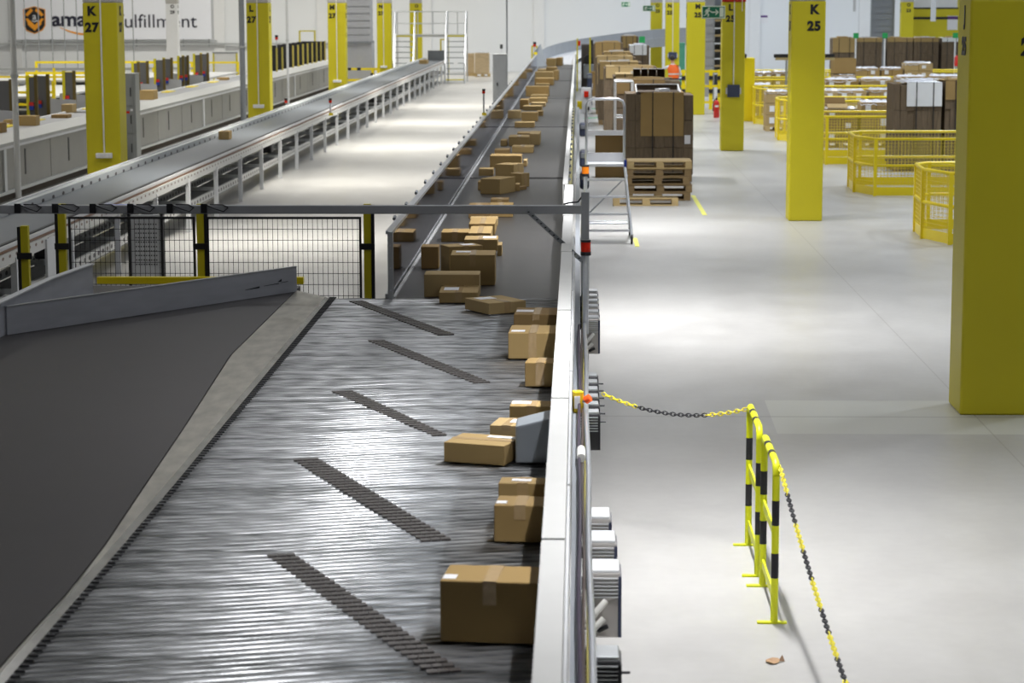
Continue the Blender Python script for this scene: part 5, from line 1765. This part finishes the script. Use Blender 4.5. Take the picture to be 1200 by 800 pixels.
# ================================================================== EXTINGUISHER, EXIT SIGNS, WALL BITS
c = P(839.5, 138)
fe = thing('fire_extinguisher', 'red fire extinguisher standing on the floor left of pillar L 25', 'fire extinguisher', (c.x, c.y, 0))
MB().tube([(c.x, c.y, 0.0), (c.x, c.y, 0.03), (c.x, c.y, 0.45), (c.x, c.y, 0.52), (c.x, c.y, 0.56)], [0.085, 0.095, 0.095, 0.07, 0.03], 16).build('cylinder', REDP, fe)
MB().tube([(c.x, c.y, 0.56), (c.x, c.y, 0.64)], 0.03, 10).build('valve', BLK, fe)
MB().bar((c.x-0.02, c.y, 0.66), (c.x+0.11, c.y, 0.68), 0.03, 0.02).build('lever', BLK, fe)
MB().tube([(c.x-0.03, c.y, 0.6), (c.x-0.10, c.y, 0.5), (c.x-0.11, c.y, 0.2)], 0.013, 8).build('hose', BLK, fe)
MB().box(c.x-0.06, c.x+0.06, c.y-0.098, c.y-0.09, 0.34, 0.40).build('paper_label', LABEL, fe)


def exit_sign(px0, px1, py0, py1, y, label):
    A = PY(px0, py1, y); B = PY(px1, py0, y)
    w = B.x-A.x; h = B.z-A.z
    o = thing('exit_sign', label, 'exit sign', ((A.x+B.x)/2, y, A.z), 'green emergency exit signs')
    MB().box(A.x, B.x, y, y+0.05, A.z, B.z).build('sign_case', SIGNW, o, bevel=0.005)
    f = y-0.004
    MB().box(A.x+w*0.04, B.x-w*0.04, f, y, A.z+h*0.08, B.z-h*0.08).build('green_face', GRN, o)
    f -= 0.004

    def pl(nm, pts_, m_=SIGNW):
        vs_ = [(A.x+w*u, f, A.z+h*v) for u, v in pts_]
        MB().add(vs_, [tuple(range(len(vs_)))]).build(nm, m_, o)
    pl('door_symbol', [(0.76, 0.14), (0.93, 0.14), (0.93, 0.86), (0.76, 0.86)])
    pl('arrow_shaft', [(0.40, 0.45), (0.62, 0.45), (0.62, 0.55), (0.40, 0.55)])
    pl('arrow_head', [(0.58, 0.24), (0.73, 0.50), (0.58, 0.76), (0.60, 0.58), (0.66, 0.5), (0.60, 0.42)])
    pl('figure_head', [(0.30+0.045*math.cos(a_), 0.80+0.08*math.sin(a_)) for a_ in [k_*math.pi/4 for k_ in range(8)]])
    pl('figure_torso', [(0.18, 0.46), (0.25, 0.38), (0.33, 0.66), (0.26, 0.72), (0.18, 0.66)])
    pl('figure_arm', [(0.12, 0.50), (0.15, 0.48), (0.19, 0.66), (0.28, 0.70), (0.27, 0.75), (0.17, 0.72)])
    pl('figure_arm', [(0.30, 0.68), (0.33, 0.56), (0.40, 0.52), (0.41, 0.57), (0.35, 0.62), (0.33, 0.70)])
    pl('figure_leg', [(0.17, 0.46), (0.23, 0.46), (0.20, 0.30), (0.09, 0.20), (0.07, 0.25), (0.15, 0.33)])
    pl('figure_leg', [(0.20, 0.46), (0.26, 0.42), (0.32, 0.32), (0.28, 0.14), (0.24, 0.14), (0.26, 0.30)])
    for u in (0.15, 0.85):
        MB().tube([(A.x+w*u, y+0.025, B.z), (A.x+w*u, y+0.025, HC-0.03)], 0.006, 5).build('hanging_wire', GALV, o)
    return o


exit_sign(822.3, 850, 6.8, 21.8, 54.5, 'large green running man exit sign hanging between pillars M 25 and L 25')
exit_sign(753.3, 768, 6.3, 13.2, 100, 'small green exit sign hanging left of pillar O 25')
exit_sign(728, 738.5, 2, 8.2, 118, 'smallest green exit sign high on the back wall')


def poster(px0, px1, py0, py1, y, label, head=0.25):
    A = PY(px0, py1, y); B = PY(px1, py0, y)
    o = thing('notice', label, 'notice', ((A.x+B.x)/2, y, A.z), 'white notices with purple heads')
    MB().box(A.x, B.x, y, y+0.02, A.z, B.z).build('notice_sheet', LABEL, o)
    MB().box(A.x+0.02, B.x-0.02, y-0.01, y, B.z-(B.z-A.z)*head-0.02, B.z-0.03).build('purple_head', PURP, o)
    return o


poster(891, 900, 17.5, 27, HW-0.021, 'small white notice with purple head on the wall left of pillar K 25')
# far yellow gate
gy = 112.5
A = PY(1062, 43, gy); B = PY(1127, 43, gy)
yg = thing('dock_gate', 'wide yellow gate with dark stripes and bright window at far right', 'gate', ((A.x+B.x)/2, gy, 0))
ztop = PY(1090, 10.5, gy).z
MB().box(A.x, B.x, gy, gy+0.3, 0, ztop).build('gate_panel', YEL, yg)
MB().box(A.x+0.25, B.x-0.25, gy+0.02, gy+0.2, ztop+0.08, ztop+2.4).build('gate_window', WHITEP, yg)
MB().box(A.x+0.25, B.x-0.2, gy-0.03, gy+0.2, ztop, ztop+0.07).build('dark_stripe', BLK, yg)
s1_ = PY(1090, 21.5, gy).z
MB().box(A.x+0.25, B.x-0.2, gy-0.03, gy, s1_-0.05, s1_+0.07).build('dark_stripe', BLK, yg)
MB().box(A.x, A.x+0.2, gy-0.02, gy+0.3, ztop, ztop+2.4).build('gate_post', YEL, yg)
MB().box(B.x-0.2, B.x, gy-0.02, gy+0.3, ztop, ztop+2.4).build('gate_post', YEL, yg)
poster(1110, 1122.5, 18.5, 35, gy-0.021, 'white notice with purple head on the yellow gate', 0.2)
c0_, c1_ = PY(1090.5, 25, 108.0), PY(1096.5, 25, 108.0)
o = MB().box(c0_.x, c1_.x, 108.0, 108.05, c0_.z, HC-0.05).build('hanging_strip', LGREY)
tag(o, 'pale grey flat strip hanging before the yellow gate', 'strip')
c0_, c1_ = PY(999.5, 13.5, 112.0), PY(1003, 13.5, 112.0)
o = MB().box(c0_.x, c1_.x, 112.0, 112.05, c0_.z, HC-0.05).build('hanging_strip', LGREY)
tag(o, 'pale grey narrow strip hanging right of pillar K 25', 'strip')


def shutter(px0, px1, pyb, y, label, col):
    A = PY(px0, pyb, y); B = PY(px1, pyb, y)
    o = thing('roller_shutter', label, 'shutter', ((A.x+B.x)/2, y, 0), 'grey corrugated shutters')
    mb = MB()
    z = 0.1
    while z < HC-0.4:
        mb.box(A.x, B.x, y, y+0.10, z, z+0.24)
        mb.box(A.x+0.01, B.x-0.01, y+0.03, y+0.09, z+0.24, z+0.30)
        z += 0.30
    mb.build('corrugated_sheet', col, o)
    MB().box(A.x-0.06, A.x, y-0.03, y+0.13, 0, HC-0.4).build('guide_rail', GREYM, o)
    MB().box(B.x, B.x+0.06, y-0.03, y+0.13, 0, HC-0.4).build('guide_rail', GREYM, o)
    return o


DSH = mat('corrugated_dark', (0.27, 0.29, 0.33), 0.5, metal=0.2)
shutter(1021, 1046, 60, 112.0, 'grey corrugated shutter left of the yellow gate', DSH)
shutter(1150, 1172, 66, 96.0, 'blue grey corrugated shutter between pillar N 23 and the nearest pillar', DSH)
shutter(823.5, 835, 100, 86.0, 'pale grey corrugated shutter just right of pillar M 25', SHUT)
# shelf rack between shutter and pillar L25
A = PY(836, 70, 100); B = PY(850, 70, 100)
o = thing('sheet_rack', 'tall rack of pale stacked sheets left of pillar L 25', 'rack', ((A.x+B.x)/2, 100, 0))
MB().box(A.x, B.x, 100.6, 100.65, 0, 4.0).build('rack_back', GREYP, o)
for x in (A.x, B.x):
    MB().box(x-0.03, x+0.03, 100, 100.65, 0, 4.0).build('rack_post', GREYM, o)
for k_ in range(9):
    z = 0.5+k_*0.33
    MB().box(A.x+0.03, B.x-0.03-(k_ % 3)*0.08, 100, 100.6, z, z+0.06+0.03*(k_ % 2)).build('sheet_stack', CARD[2] if k_ % 2 else WHITEP, o)
A = PY(795.5, 68, 96); B = PY(803, 50, 96)
o = MB().box(A.x, B.x, 96, 96.5, 0, B.z).build('green_curtain', mat('green_film', (0.10, 0.40, 0.28), 0.4, var=0.3), bevel=0.02)
tag(o, 'upright green wrapped block between pillars N 25 and M 25', 'block')
# yellow posts and barrier right of M25
o = thing('guard_rail', 'yellow guard rail with black caps between pillars M 25 and L 25', 'guard rail', (4.8, 78, 0))
for px in (801, 833, 843):
    c = PY(px, 100, 78)
    MB().box(c.x-0.06, c.x+0.06, 78, 78.1, 0, 1.35).build('rail_post', YRAIL, o)
    for z in (1.0, 0.55):
        MB().box(c.x-0.07, c.x+0.07, 77.95, 77.99, z, z+0.14).build('black_cap', BLK, o)
A = PY(798, 100, 78); B = PY(848, 100, 78)
for z in (1.25, 0.75, 0.2):
    MB().box(A.x, B.x, 78.02, 78.08, z, z+0.08).build('rail_bar', YRAIL, o)

# ================================================================== YELLOW PENS
def pen(y0_, x1_, d, label, rows_mesh=True, cham=0.55, x0_=5.30):
    o = thing('guard_pen', label, 'guard rail', (x0_+1.5, y0_+d/2, 0), 'yellow mesh guard rail pens')
    H_ = 1.07
    front = [(x0_+0.1, y0_+cham*1.3), (x0_+cham*0.45, y0_), (x1_, y0_)]
    rear = [(x0_+0.1, y0_+cham*1.3), (x0_+cham*0.45, y0_+d), (x1_, y0_+d)]
    loop = [(x1_, y0_), (x0_+0.28, y0_), (x0_, y0_+0.9), (x0_+0.05, y0_+d-0.3), (x0_+0.3, y0_+d), (x1_, y0_+d)]
    for z, nm in ((H_, 'top_rail'), (0.57, 'mid_rail')):
        MB().tube([(x, y, z) for x, y in loop], 0.028, 8).build(nm, YRAIL, o)
    MB().wall([Vector((x, y)) for x, y in loop], 0.01, 0.17, 0.012).build('kick_plate', YRAIL, o)
    posts = [loop[1], loop[2], loop[3], loop[4]]
    x = x0_+2.1
    while x < x1_:
        posts += [(x, y0_), (x+0.4, y0_+d)]
        x += 1.75
    for (x, y) in posts:
        MB().box(x-0.03, x+0.03, y-0.03, y+0.03, 0, H_).build('rail_post', YRAIL, o)
    # mesh infill
    mb = MB()
    for a_, b_ in zip(loop[:-1], loop[1:]):
        a_, b_ = Vector(a_), Vector(b_)
        L_ = (b_-a_).length
        n_ = int(L_/0.065)
        for k_ in range(n_):
            p_ = a_.lerp(b_, (k_+0.5)/n_)
            mb.box(p_.x-0.003, p_.x+0.003, p_.y-0.003, p_.y+0.003, 0.17, H_)
        for j in range(13):
            z = 0.2+j*0.065
            mb.bar((a_.x, a_.y, z), (b_.x, b_.y, z), 0.006, 0.006)
    mb.build('wire_infill', mat('wire_yellow', (0.80, 0.62, 0.06), 0.45), o)
    return o


pen(34.0, 7.6, 2.3, 'nearest yellow mesh guard pen, right beside the nearest pillar')
pen(42.7, 9.6, 2.5, 'second yellow mesh guard pen, in front of the white covered bale')
pen(51.1, 10.8, 2.5, 'third yellow mesh guard pen, partly hidden by pillar K 25')
pen(59.4, 12.4, 2.5, 'fourth yellow mesh guard pen, left corner peeping out left of pillar K 25')
pen(67.7, 13.4, 2.5, 'fifth yellow mesh guard pen, left corner between pillars L 25 and K 25')
pen(76.2, 15.0, 2.5, 'sixth yellow guard pen, a long rail behind the wrapped loads')
pen(84.5, 15.3, 2.5, 'farthest yellow guard pen before the row of far bales')
# bales behind pen 2
GB = 'bales standing behind the second pen'
A = P(1047, 201)
yy = A.y
def bx(px):
    return PY(px, 150, yy).x
bale(bx(1047), bx(1103), yy, yy+1.2, 1.90, 'cardboard bale with white cover sheet and scribbled note behind the second pen', 0, 0.50, (0.27, 0.0), GB, seed=31, white=True, note=(bx(1074), 1.64))
bale(bx(1107), bx(1150), yy, yy+1.2, 1.94, 'cardboard bale with tan cover and a paper note, middle of three behind the second pen', 1, 0.40, (0.0, 0.0), GB, seed=32, note=(bx(1124), 1.0))
bale(bx(1152), bx(1182), yy+0.1, yy+1.3, 1.96, 'cardboard bale partly hidden behind the nearest pillar', 0, 0.45, (0.0, 0.0), GB, seed=33)
# striped board leaning
A = PY(1118, 173, 44.0)
o = thing('padded_board', 'black edged cream board lying across the second pen', 'board', (A.x+0.7, 44.0, 0.7))
MB().box(A.x, A.x+1.3, 43.6, 43.75, A.z, A.z+0.10).build('black_brush', BLK, o, bevel=0.01)
MB().box(A.x+0.07, A.x+1.3, 43.6, 43.7, A.z-0.10, A.z).build('cream_board', FOAMT, o)
MB().box(A.x+0.2, A.x+0.24, 43.63, 43.67, 0, A.z-0.10).build('board_stand', GREYM, o)
MB().box(A.x+1.1, A.x+1.14, 43.63, 43.67, 0, A.z-0.10).build('board_stand', GREYM, o)
A = PY(907, 67.5, 72.0); B = PY(978, 67.5, 72.0)
o = thing('padded_board', 'long black edged tan board crossing behind pillar K 25', 'board', ((A.x+B.x)/2, 72.0, 0))
MB().box(A.x, B.x, 72.0, 72.1, A.z, A.z+0.11).build('black_brush', BLK, o)
MB().box(A.x+0.05, B.x, 72.0, 72.1, A.z-0.08, A.z).build('cream_board', FOAMT, o)
for x in (A.x+0.4, B.x-0.4):
    MB().box(x-0.03, x+0.03, 72.03, 72.09, 0, A.z-0.08).build('board_stand', GREYM, o)
# hook on nearest pen
c = PY(1074, 206, 33.6)


# wrapped loads in the pens
def load(px0, px1, y, pyt, label, grp, labels=True, depth=0.85, seed=0, m=0):
    rg = random.Random(seed)
    A = PY(px0, 100, y); B = PY(px1, 100, y); T = PY(px0, pyt, y)
    h = T.z
    o = thing('wrapped_load', label, 'pallet load', ((A.x+B.x)/2, y+depth/2, 0), grp)
    pallet(o, A.x, B.x, y, y+depth, 0, WOOD, 'wooden_pallet')
    rowsn = max(2, int((h-0.15)/0.26))
    cols = max(2, int((B.x-A.x)/0.38))
    mb = MB(); ml = MB()
    for r_ in range(rowsn):
        za = 0.146+(h-0.17)*r_/rowsn; zb = 0.146+(h-0.17)*(r_+1)/rowsn-0.01
        for c_ in range(cols):
            xa = A.x+(B.x-A.x)*c_/cols; xb = A.x+(B.x-A.x)*(c_+1)/cols-0.012
            mb.box(xa, xb, y+rg.uniform(0, 0.02), y+depth, za, zb)
            if labels and rg.random() < 0.6:
                MB().box(xa+0.1, xa+0.24, y-0.004, y, za+0.08, zb-0.07).build('paper_label', LABEL, o)
    mb.build('carton_stack', CARD[m], o)
    # crumpled film on top
    nx, ny = 10, 5
    vs_, fs_ = [], []
    for j in range(ny+1):
        for i in range(nx+1):
            e = i in (0, nx) or j in (0, ny)
            vs_.append((A.x-0.01+(B.x-A.x+0.02)*i/nx, y-0.01+(depth+0.02)*j/ny, h-0.02+(0 if not e else -0.10)+rg.uniform(0, 0.05)))
    for j in range(ny):
        for i in range(nx):
            fs_.append((j*(nx+1)+i, j*(nx+1)+i+1, (j+1)*(nx+1)+i+1, (j+1)*(nx+1)+i))
    MB().add(vs_, fs_).build('film_top', WRAP, o)
    return o


GL = 'wrapped loads between the pens'
L_rows = [
    (1010, 1046, 57.0, 118.5, 'film topped carton load beside the open carton, behind the third pen'),
    (968, 1006, 57.0, 126, 'carton load with an open carton on top, behind the third pen'),
    (966, 1016, 64.5, 105, 'wide film topped load right of pillar K 25, above the open carton'),
    (1019, 1045, 64.5, 104, 'film topped load with grey bundle, left of the white covered bale'),
    (968, 1007, 72.3, 92, 'film topped load in the middle distance right of pillar K 25'),
    (1009, 1047, 72.3, 91, 'film topped load in the middle distance, second from pillar K 25'),
    (1051, 1087, 72.3, 88.5, 'film topped load in the middle distance above the white covered bale'),
    (1091, 1128, 72.3, 88, 'film topped load in the middle distance above the tan covered bale'),
    (1129, 1158, 72.3, 82, 'tall film topped load left of the nearest pillar'),
    (1003, 1031, 80.5, 79, 'short film topped load right of the single far brown carton'),
    (1033, 1058, 80.5, 79, 'second short film topped load right of the far brown carton'),
    (1060, 1093, 80.5, 73, 'tall grey wrapped bundle load in the far middle'),
    (885, 905, 80.5, 84, 'low white film topped load left of pillar K 25'),
    (906, 930, 80.5, 83, 'low white film topped load touching pillar K 25 on its left'),
    (898, 925, 64.5, 106, 'dark netted load inside the pens left of pillar K 25'),
    (878, 905, 72.3, 98, 'brown carton load seen between pillars L 25 and K 25')]
for i, (a_, b_, y, pt_, lab) in enumerate(L_rows):
    load(a_, b_, y, pt_, lab, GL, seed=40+i, m=i % 3, labels=True)
# open carton on a load
def floor_box(px0, px1, pyb, pyt, y, depth, label, m, openf=True):
    A = PY(px0, pyb, y); B = PY(px1, pyb, y); T = PY(px0, pyt, y)
    o = thing('open_carton', label, 'box', ((A.x+B.x)/2, y+depth/2, A.z), 'open cartons in the pens')
    t = 0.012
    mb = MB().box(A.x, B.x, y, y+t, A.z, T.z).box(A.x, B.x, y+depth-t, y+depth, A.z, T.z).box(A.x, A.x+t, y+t, y+depth-t, A.z, T.z).box(B.x-t, B.x, y+t, y+depth-t, A.z, T.z).box(A.x, B.x, y, y+depth, A.z, A.z+t)
    mb.build('carton_body', CARD[m], o)
    if openf:
        MB().add([(A.x, y, T.z), (B.x, y, T.z), (B.x, y-0.12, T.z-0.10), (A.x, y-0.12, T.z-0.10)], [(0, 1, 2, 3)]).build('front_flap', CARD[2], o)
        MB().add([(A.x, y+depth, T.z), (B.x, y+depth, T.z), (B.x, y+depth+0.05, T.z+0.14), (A.x, y+depth+0.05, T.z+0.14)], [(0, 1, 2, 3)]).build('back_flap', CARD[3], o)
    return o


tz = PY(968, 126, 57.0)
floor_box(969, 993, 124.8, 121.5, 57.2, 0.5, 'small open carton with raised flap on a load right of pillar K 25', 3)
load(977, 1004, 74.5, 86.6, 'carton load carrying the tall single brown carton', GL, seed=99)
floor_box(977, 1003, 86.5, 68.5, 74.6, 0.9, 'tall single brown carton with pale rim rising above the rails', 1, False)
# far bales
FB = 'far bales before the yellow gate'
for i, (a_, b_, lab, wh) in enumerate(((976, 1002, 'far bale with tan cover, leftmost in the far right row', False), (1004, 1034, 'far dark bale, second from the left in the far right row', False),
                                       (1040, 1070, 'far dark bale in the middle of the far right row', False), (1071, 1100, 'far dark bale, fourth from the left in the far right row', False),
                                       (1104, 1126, 'far bale with white wrapped top next to pillar N 23', True), (1140, 1158, 'far bale half hidden right of pillar N 23', False))):
    y = 97.0
    A = PY(a_, 50, y); B = PY(b_, 50, y)
    bale(A.x, B.x, y, y+1.2, 2.12, lab, 0, 0.6 if i == 0 else 0.16, (0.0, 0.0), FB, seed=60+i, white=wh)
for i, (px, lab) in enumerate(((1003, 'green aisle card above the leftmost far bales'), (1037, 'green aisle card between the second and third far bales'), (1119.5, 'green aisle card above the white topped far bale'), (1145, 'green aisle card right of pillar N 23'))):
    c = PY(px, 46, 96.6)
    o = thing('aisle_card', lab, 'sign', (c.x, 96.6, 0), 'green cards on the bales')
    MB().box(c.x-0.03, c.x+0.03, 96.6, 96.66, 0, 2.2).build('card_stem', WHITEP, o)
    MB().box(c.x-0.11, c.x+0.11, 96.56, 96.6, 2.12, 2.34).build('green_card', GRNB, o)
c = PY(1153, 75, 94.5)
o = thing('plastic_bin', 'deep blue plastic bin right of pillar N 23', 'bin', (c.x, 95.0, 0))
A = PY(1143, 75, 94.5); B = PY(1164, 67, 94.5)
mb = MB().box(A.x, B.x, 94.5, 94.53, 0.5, B.z).box(A.x, B.x, 95.2, 95.23, 0.5, B.z).box(A.x, A.x+0.03, 94.5, 95.23, 0.5, B.z).box(B.x-0.03, B.x, 94.5, 95.23, 0.5, B.z).box(A.x, B.x, 94.5, 95.23, 0.5, 0.54)
mb.build('bin_shell', BLUEB, o)
MB().box(A.x-0.03, B.x+0.03, 94.47, 95.26, B.z, B.z+0.03).build('bin_rim', BLUEB, o)
for x in (A.x+0.1, B.x-0.1):
    MB().box(x-0.03, x+0.03, 94.8, 94.9, 0, 0.5).build('leg', GREYM, o)
# second red extinguisher at N23
c = PY(1121, 73, 91)
o = thing('fire_extinguisher', 'small red fire extinguisher left of pillar N 23', 'fire extinguisher', (c.x, 91, 0))
MB().tube([(c.x, 91, 0), (c.x, 91, 1.1)], 0.03, 8).build('stand_tube', GALV, o)
MB().tube([(c.x, 91, 1.1), (c.x, 91, 1.45), (c.x, 91, 1.52)], [0.09, 0.09, 0.03], 12).build('cylinder', REDP, o)
# hung black bag thing at pillar L25 right edge
A = PY(874, 72, 70); 
o = thing('machine_head', 'yellow machine with a black cap right of pillar L 25', 'machine', (A.x+0.2, 70.5, 0))
MB().box(A.x-0.1, A.x+0.28, 70, 70.8, 0, PY(875, 68, 70).z).build('yellow_housing', YRAIL, o, bevel=0.02)
MB().box(A.x-0.1, A.x+0.02, 69.9, 70.4, PY(875, 68, 70).z, PY(875, 63, 70).z).build('black_cap', BLK, o, bevel=0.03)

# ================================================================== CROWD BARRIERS + CHAINS
def stripe_tube(pts, r, bounds, name, parent, along):
    """tube coloured yellow/black by coordinate intervals"""
    p0, p1 = Vector(pts[0]), Vector(pts[-1])
    cuts = [0.0]
    cols = []
    for (u, c_) in bounds:
        cuts.append(u); cols.append(c_)
    mb = MB()
    for i in range(len(cols)):
        a_ = p0.lerp(p1, cuts[i]); b_ = p0.lerp(p1, cuts[i+1])
        mb.tube([a_, b_], r, 14, cols[i], cap=False)
    return mb.build(name, [YBAR, BLK], parent)


def hoop(x, ya_, yb_, label):
    """ya_ near, yb_ far"""
    o = thing('crowd_barrier', label, 'barrier', (x, (ya_+yb_)/2, 0), 'yellow and black hoop barriers')
    H_, r, rc = 0.955, 0.022, 0.07
    for y in (ya_, yb_):
        stripe_tube([(x, y, 0.012), (x, y, H_-rc)], r, ((0.30, 0), (0.47, 1), (0.66, 0), (0.83, 1), (1.0, 0)), 'barrier_post', o, 2)
        MB().box(x-0.10, x+0.075, y-0.02, y+0.02, 0, 0.012).build('foot_plate', YBAR, o, bevel=0.003)
    L_ = yb_-ya_
    stripe_tube([(x, ya_+rc, H_), (x, yb_-rc, H_)], r, ((0.24, 0), (0.36, 1), (0.64, 0), (0.76, 1), (1.0, 0)), 'top_rail', o, 1)
    for y, s_ in ((ya_, 1), (yb_, -1)):
        pts_ = [(x, y+s_*rc*(1-math.cos(t)), H_-rc+rc*math.sin(t)) for t in [k_*math.pi/10 for k_ in range(6)]]
        MB().tube(pts_, r, 14, cap=False).build('corner_bend', YBAR, o)
    for z in (0.53, 0.15):
        MB().box(x-0.006, x+0.006, ya_, yb_, z-0.03, z+0.03).build('cross_rail', YBAR, o)
    return o


n0 = P(907, 730); f0 = P(881, 639)
m1 = P(895, 687); m2 = P(892, 678)
hoop(n0.x, n0.y, m1.y, 'nearer yellow and black hoop barrier on the open floor')
hoop(n0.x-0.01, m2.y+0.06, f0.y, 'farther yellow and black hoop barrier on the open floor')


CHY = mat('chain_yellow', (0.85, 0.74, 0.03), 0.4)


def chain(p0, p1, sag, label, seq, name='barrier_chain', seg_len=0.031, start_t=0.0):
    """real links: alternating flat/upright oval rings"""
    o = thing(name, label, 'chain', ((p0[0]+p1[0])/2, (p0[1]+p1[1])/2, min(p0[2], p1[2])-sag), 'plastic chains of the barriers')
    p0, p1 = Vector(p0), Vector(p1)
    L_ = (p1-p0).length*(1+2.67*(sag/(p1-p0).length)**2)
    n_ = int(L_/seg_len)

    def pos(u):
        p_ = p0.lerp(p1, u)
        p_.z -= sag*4*u*(1-u)
        return p_
    groups = {}
    mb = None
    cur = None
    for i in range(n_):
        u = (i+0.5)/n_
        c_ = seq(u)
        if c_ != cur:
            if mb:
                mb.build('chain_length', [CHY, BLK][cur], o)
            mb = MB(); cur = c_
        c0_ = pos(u); t_ = (pos(min(1, u+0.01))-pos(max(0, u-0.01))).normalized()
        up = Vector((0, 0, 1)); a_ = t_.cross(up)
        if a_.length < 0.1:
            a_ = Vector((1, 0, 0))
        a_.normalize(); b_ = a_.cross(t_)
        s_ = a_ if i % 2 else b_
        ring = []
        for k_ in range(8):
            th = 2*math.pi*k_/8
            ring.append(c0_+t_*(0.023*math.cos(th))+s_*(0.0125*math.sin(th)))
        ring.append(ring[0])
        mb.tube(ring, 0.0042, 5, cap=False)
    if mb:
        mb.build('chain_length', [CHY, BLK][cur], o)
    return o


pt0 = Vector((0.155, 15.55, 0.90))
pt0 = PY(706, 461, 15.5)
pt1 = Vector((n0.x-0.03, f0.y, 0.93))
chain(pt0, pt1, 0.09, 'yellow and black chain hanging between the conveyor and the farther barrier', lambda u: 1 if 0.24 < u < 0.72 else 0)
e0 = Vector((n0.x+0.02, n0.y, 0.94))
e1 = PY(1012, 858, 9.9)
bnds = [0.0, 0.135, 0.255, 0.36, 0.475, 0.585, 0.69, 0.79, 0.885, 1.01]
pxy = [(540, 577), (577, 615), (615, 645), (645, 680), (680, 713), (713, 743), (743, 772), (772, 796), (796, 860)]


def seq2(u):
    p_ = e0.lerp(e1, u); p_.z -= 0.06*4*u*(1-u)
    v = M.transposed() @ (p_-CAM)
    yy_ = 400-(v.y/-v.z)*FPX
    k_ = 0
    for i, (a_, b_) in enumerate(pxy):
        if yy_ >= a_:
            k_ = i
    return k_ % 2


chain(e0, e1, 0.06, 'yellow and black chain running from the nearer barrier out of the bottom of the photo', seq2)
# off-frame stand carrying the chain end
o = thing('chain_post', 'slim yellow chain post just below the frame', 'post', (e1.x, e1.y, 0))
MB().tube([(e1.x, e1.y, 0.02), (e1.x, e1.y, e1.z+0.03)], 0.02, 10).build('post_tube', YBAR, o)
MB().tube([(e1.x, e1.y, 0), (e1.x, e1.y, 0.02)], 0.14, 20).build('post_base', BLK, o)

# leaf scrap on the floor
c = P(905, 776)
mb = MB()
vs_ = []
rg = random.Random(5)
for k_ in range(9):
    a_ = 2*math.pi*k_/9
    vs_.append((c.x+0.045*math.cos(a_)*rg.uniform(0.6, 1.1), c.y+0.05*math.sin(a_)*rg.uniform(0.6, 1.1), 0.006+0.012*rg.random()))
vs_.append((c.x, c.y, 0.003))
mb.add(vs_, [(k_, (k_+1) % 9, 9) for k_ in range(9)])
mb.add([(c.x+0.03, c.y, 0.008), (c.x+0.07, c.y+0.01, 0.004), (c.x+0.06, c.y+0.05, 0.03)], [(0, 1, 2)], 1)
o = mb.build('dry_leaf', [mat('dry_leaf_tan', (0.42, 0.26, 0.14), 0.8), mat('dry_leaf_dark', (0.18, 0.1, 0.05), 0.8)])
tag(o, 'small crumpled dry leaf on the floor below the nearer barrier', 'leaf')

# ================================================================== LIGHTS
LK = 0.27


def lamp(x, y, e, sx=0.5, sy=1.6, col=(1.0, 0.97, 0.90), spread=150, z=10.2):
    ld_ = bpy.data.lights.new('lamp_or_fill', 'AREA')
    ld_.shape = 'RECTANGLE'
    ld_.size, ld_.size_y = sx, sy
    ld_.energy = e*LK
    ld_.color = col
    ld_.spread = R(spread)
    lo_ = bpy.data.objects.new('lamp_or_fill', ld_)
    COL.objects.link(lo_)
    lo_.location = (x, y, z)
    return lo_


WARM = (1.0, 0.965, 0.88)
COOL = (0.84, 0.91, 1.0)
NEUT = (0.98, 0.98, 1.0)
# low hanging tube lamps over the aisles
for y, e_ in ((14.2, 590), (25.4, 680), (36.6, 560), (47.8, 300), (59.0, 250)):
    lamp(0.75, y, e_, 0.12, 1.5, NEUT, 110, 4.9)
for y in (34.5, 46.0, 57.5, 69.0, 80.5):
    lamp(-4.9, y, 480, 1.6, 0.2, WARM, 100, 4.9)
for y in (25.5, 36.6, 47.8):
    lamp(9.5, y, 700, 0.2, 1.5, COOL, 140, 7.0)
# high ceiling lamps and added foreground fill
lamp(0.75, 9.2, 300, 0.12, 1.2, NEUT, 110, 4.9)  # extra low lamp, added to brighten the near slatted bed
for x in (-1.6, 3.9):
    lamp(x, 25.5, 350, col=NEUT)
    lamp(x, 14.2, 150, col=NEUT)  # unseen ambient fill added above the foreground
lamp(-8.5, 17, 350, col=NEUT)  # fill added to lift the left part of the bed
lamp(9.5, 5, 120, col=NEUT)  # weak wide fill, added for foreground ambience
for x in (-5.2, 1.5):
    for y in (34, 46):
        lamp(x, y, 420, col=NEUT)
for y in (14, 25.5, 36, 46.5):
    lamp(9.5, y, 700, col=COOL)
for y in (30, 41, 52):
    lamp(-13.5, y, 800, col=WARM)
for y in (58, 72, 86, 100, 114):
    for x in (-26, -18.5, -11, -4.0, 2.5, 9.5, 17, 26):
        lamp(x, y, 1500, 1.0, 2.5, col=WARM if x < 1 else COOL)
for x in (-22, 20):
    for y in (30, 44):
        lamp(x, y, 1000, 1.0, 2.5, col=WARM if x < 1 else COOL)

w = bpy.data.worlds.new('world')
SC.world = w
w.use_nodes = True
w.node_tree.nodes['Background'].inputs[0].default_value = (0.8, 0.85, 0.9, 1)
w.node_tree.nodes['Background'].inputs[1].default_value = 0.05

SC.view_settings.view_transform = 'Standard'
SC.view_settings.look = 'None'
SC.view_settings.gamma = 1
SC.view_settings.use_curve_mapping = False
SC.view_settings.exposure = 0.06
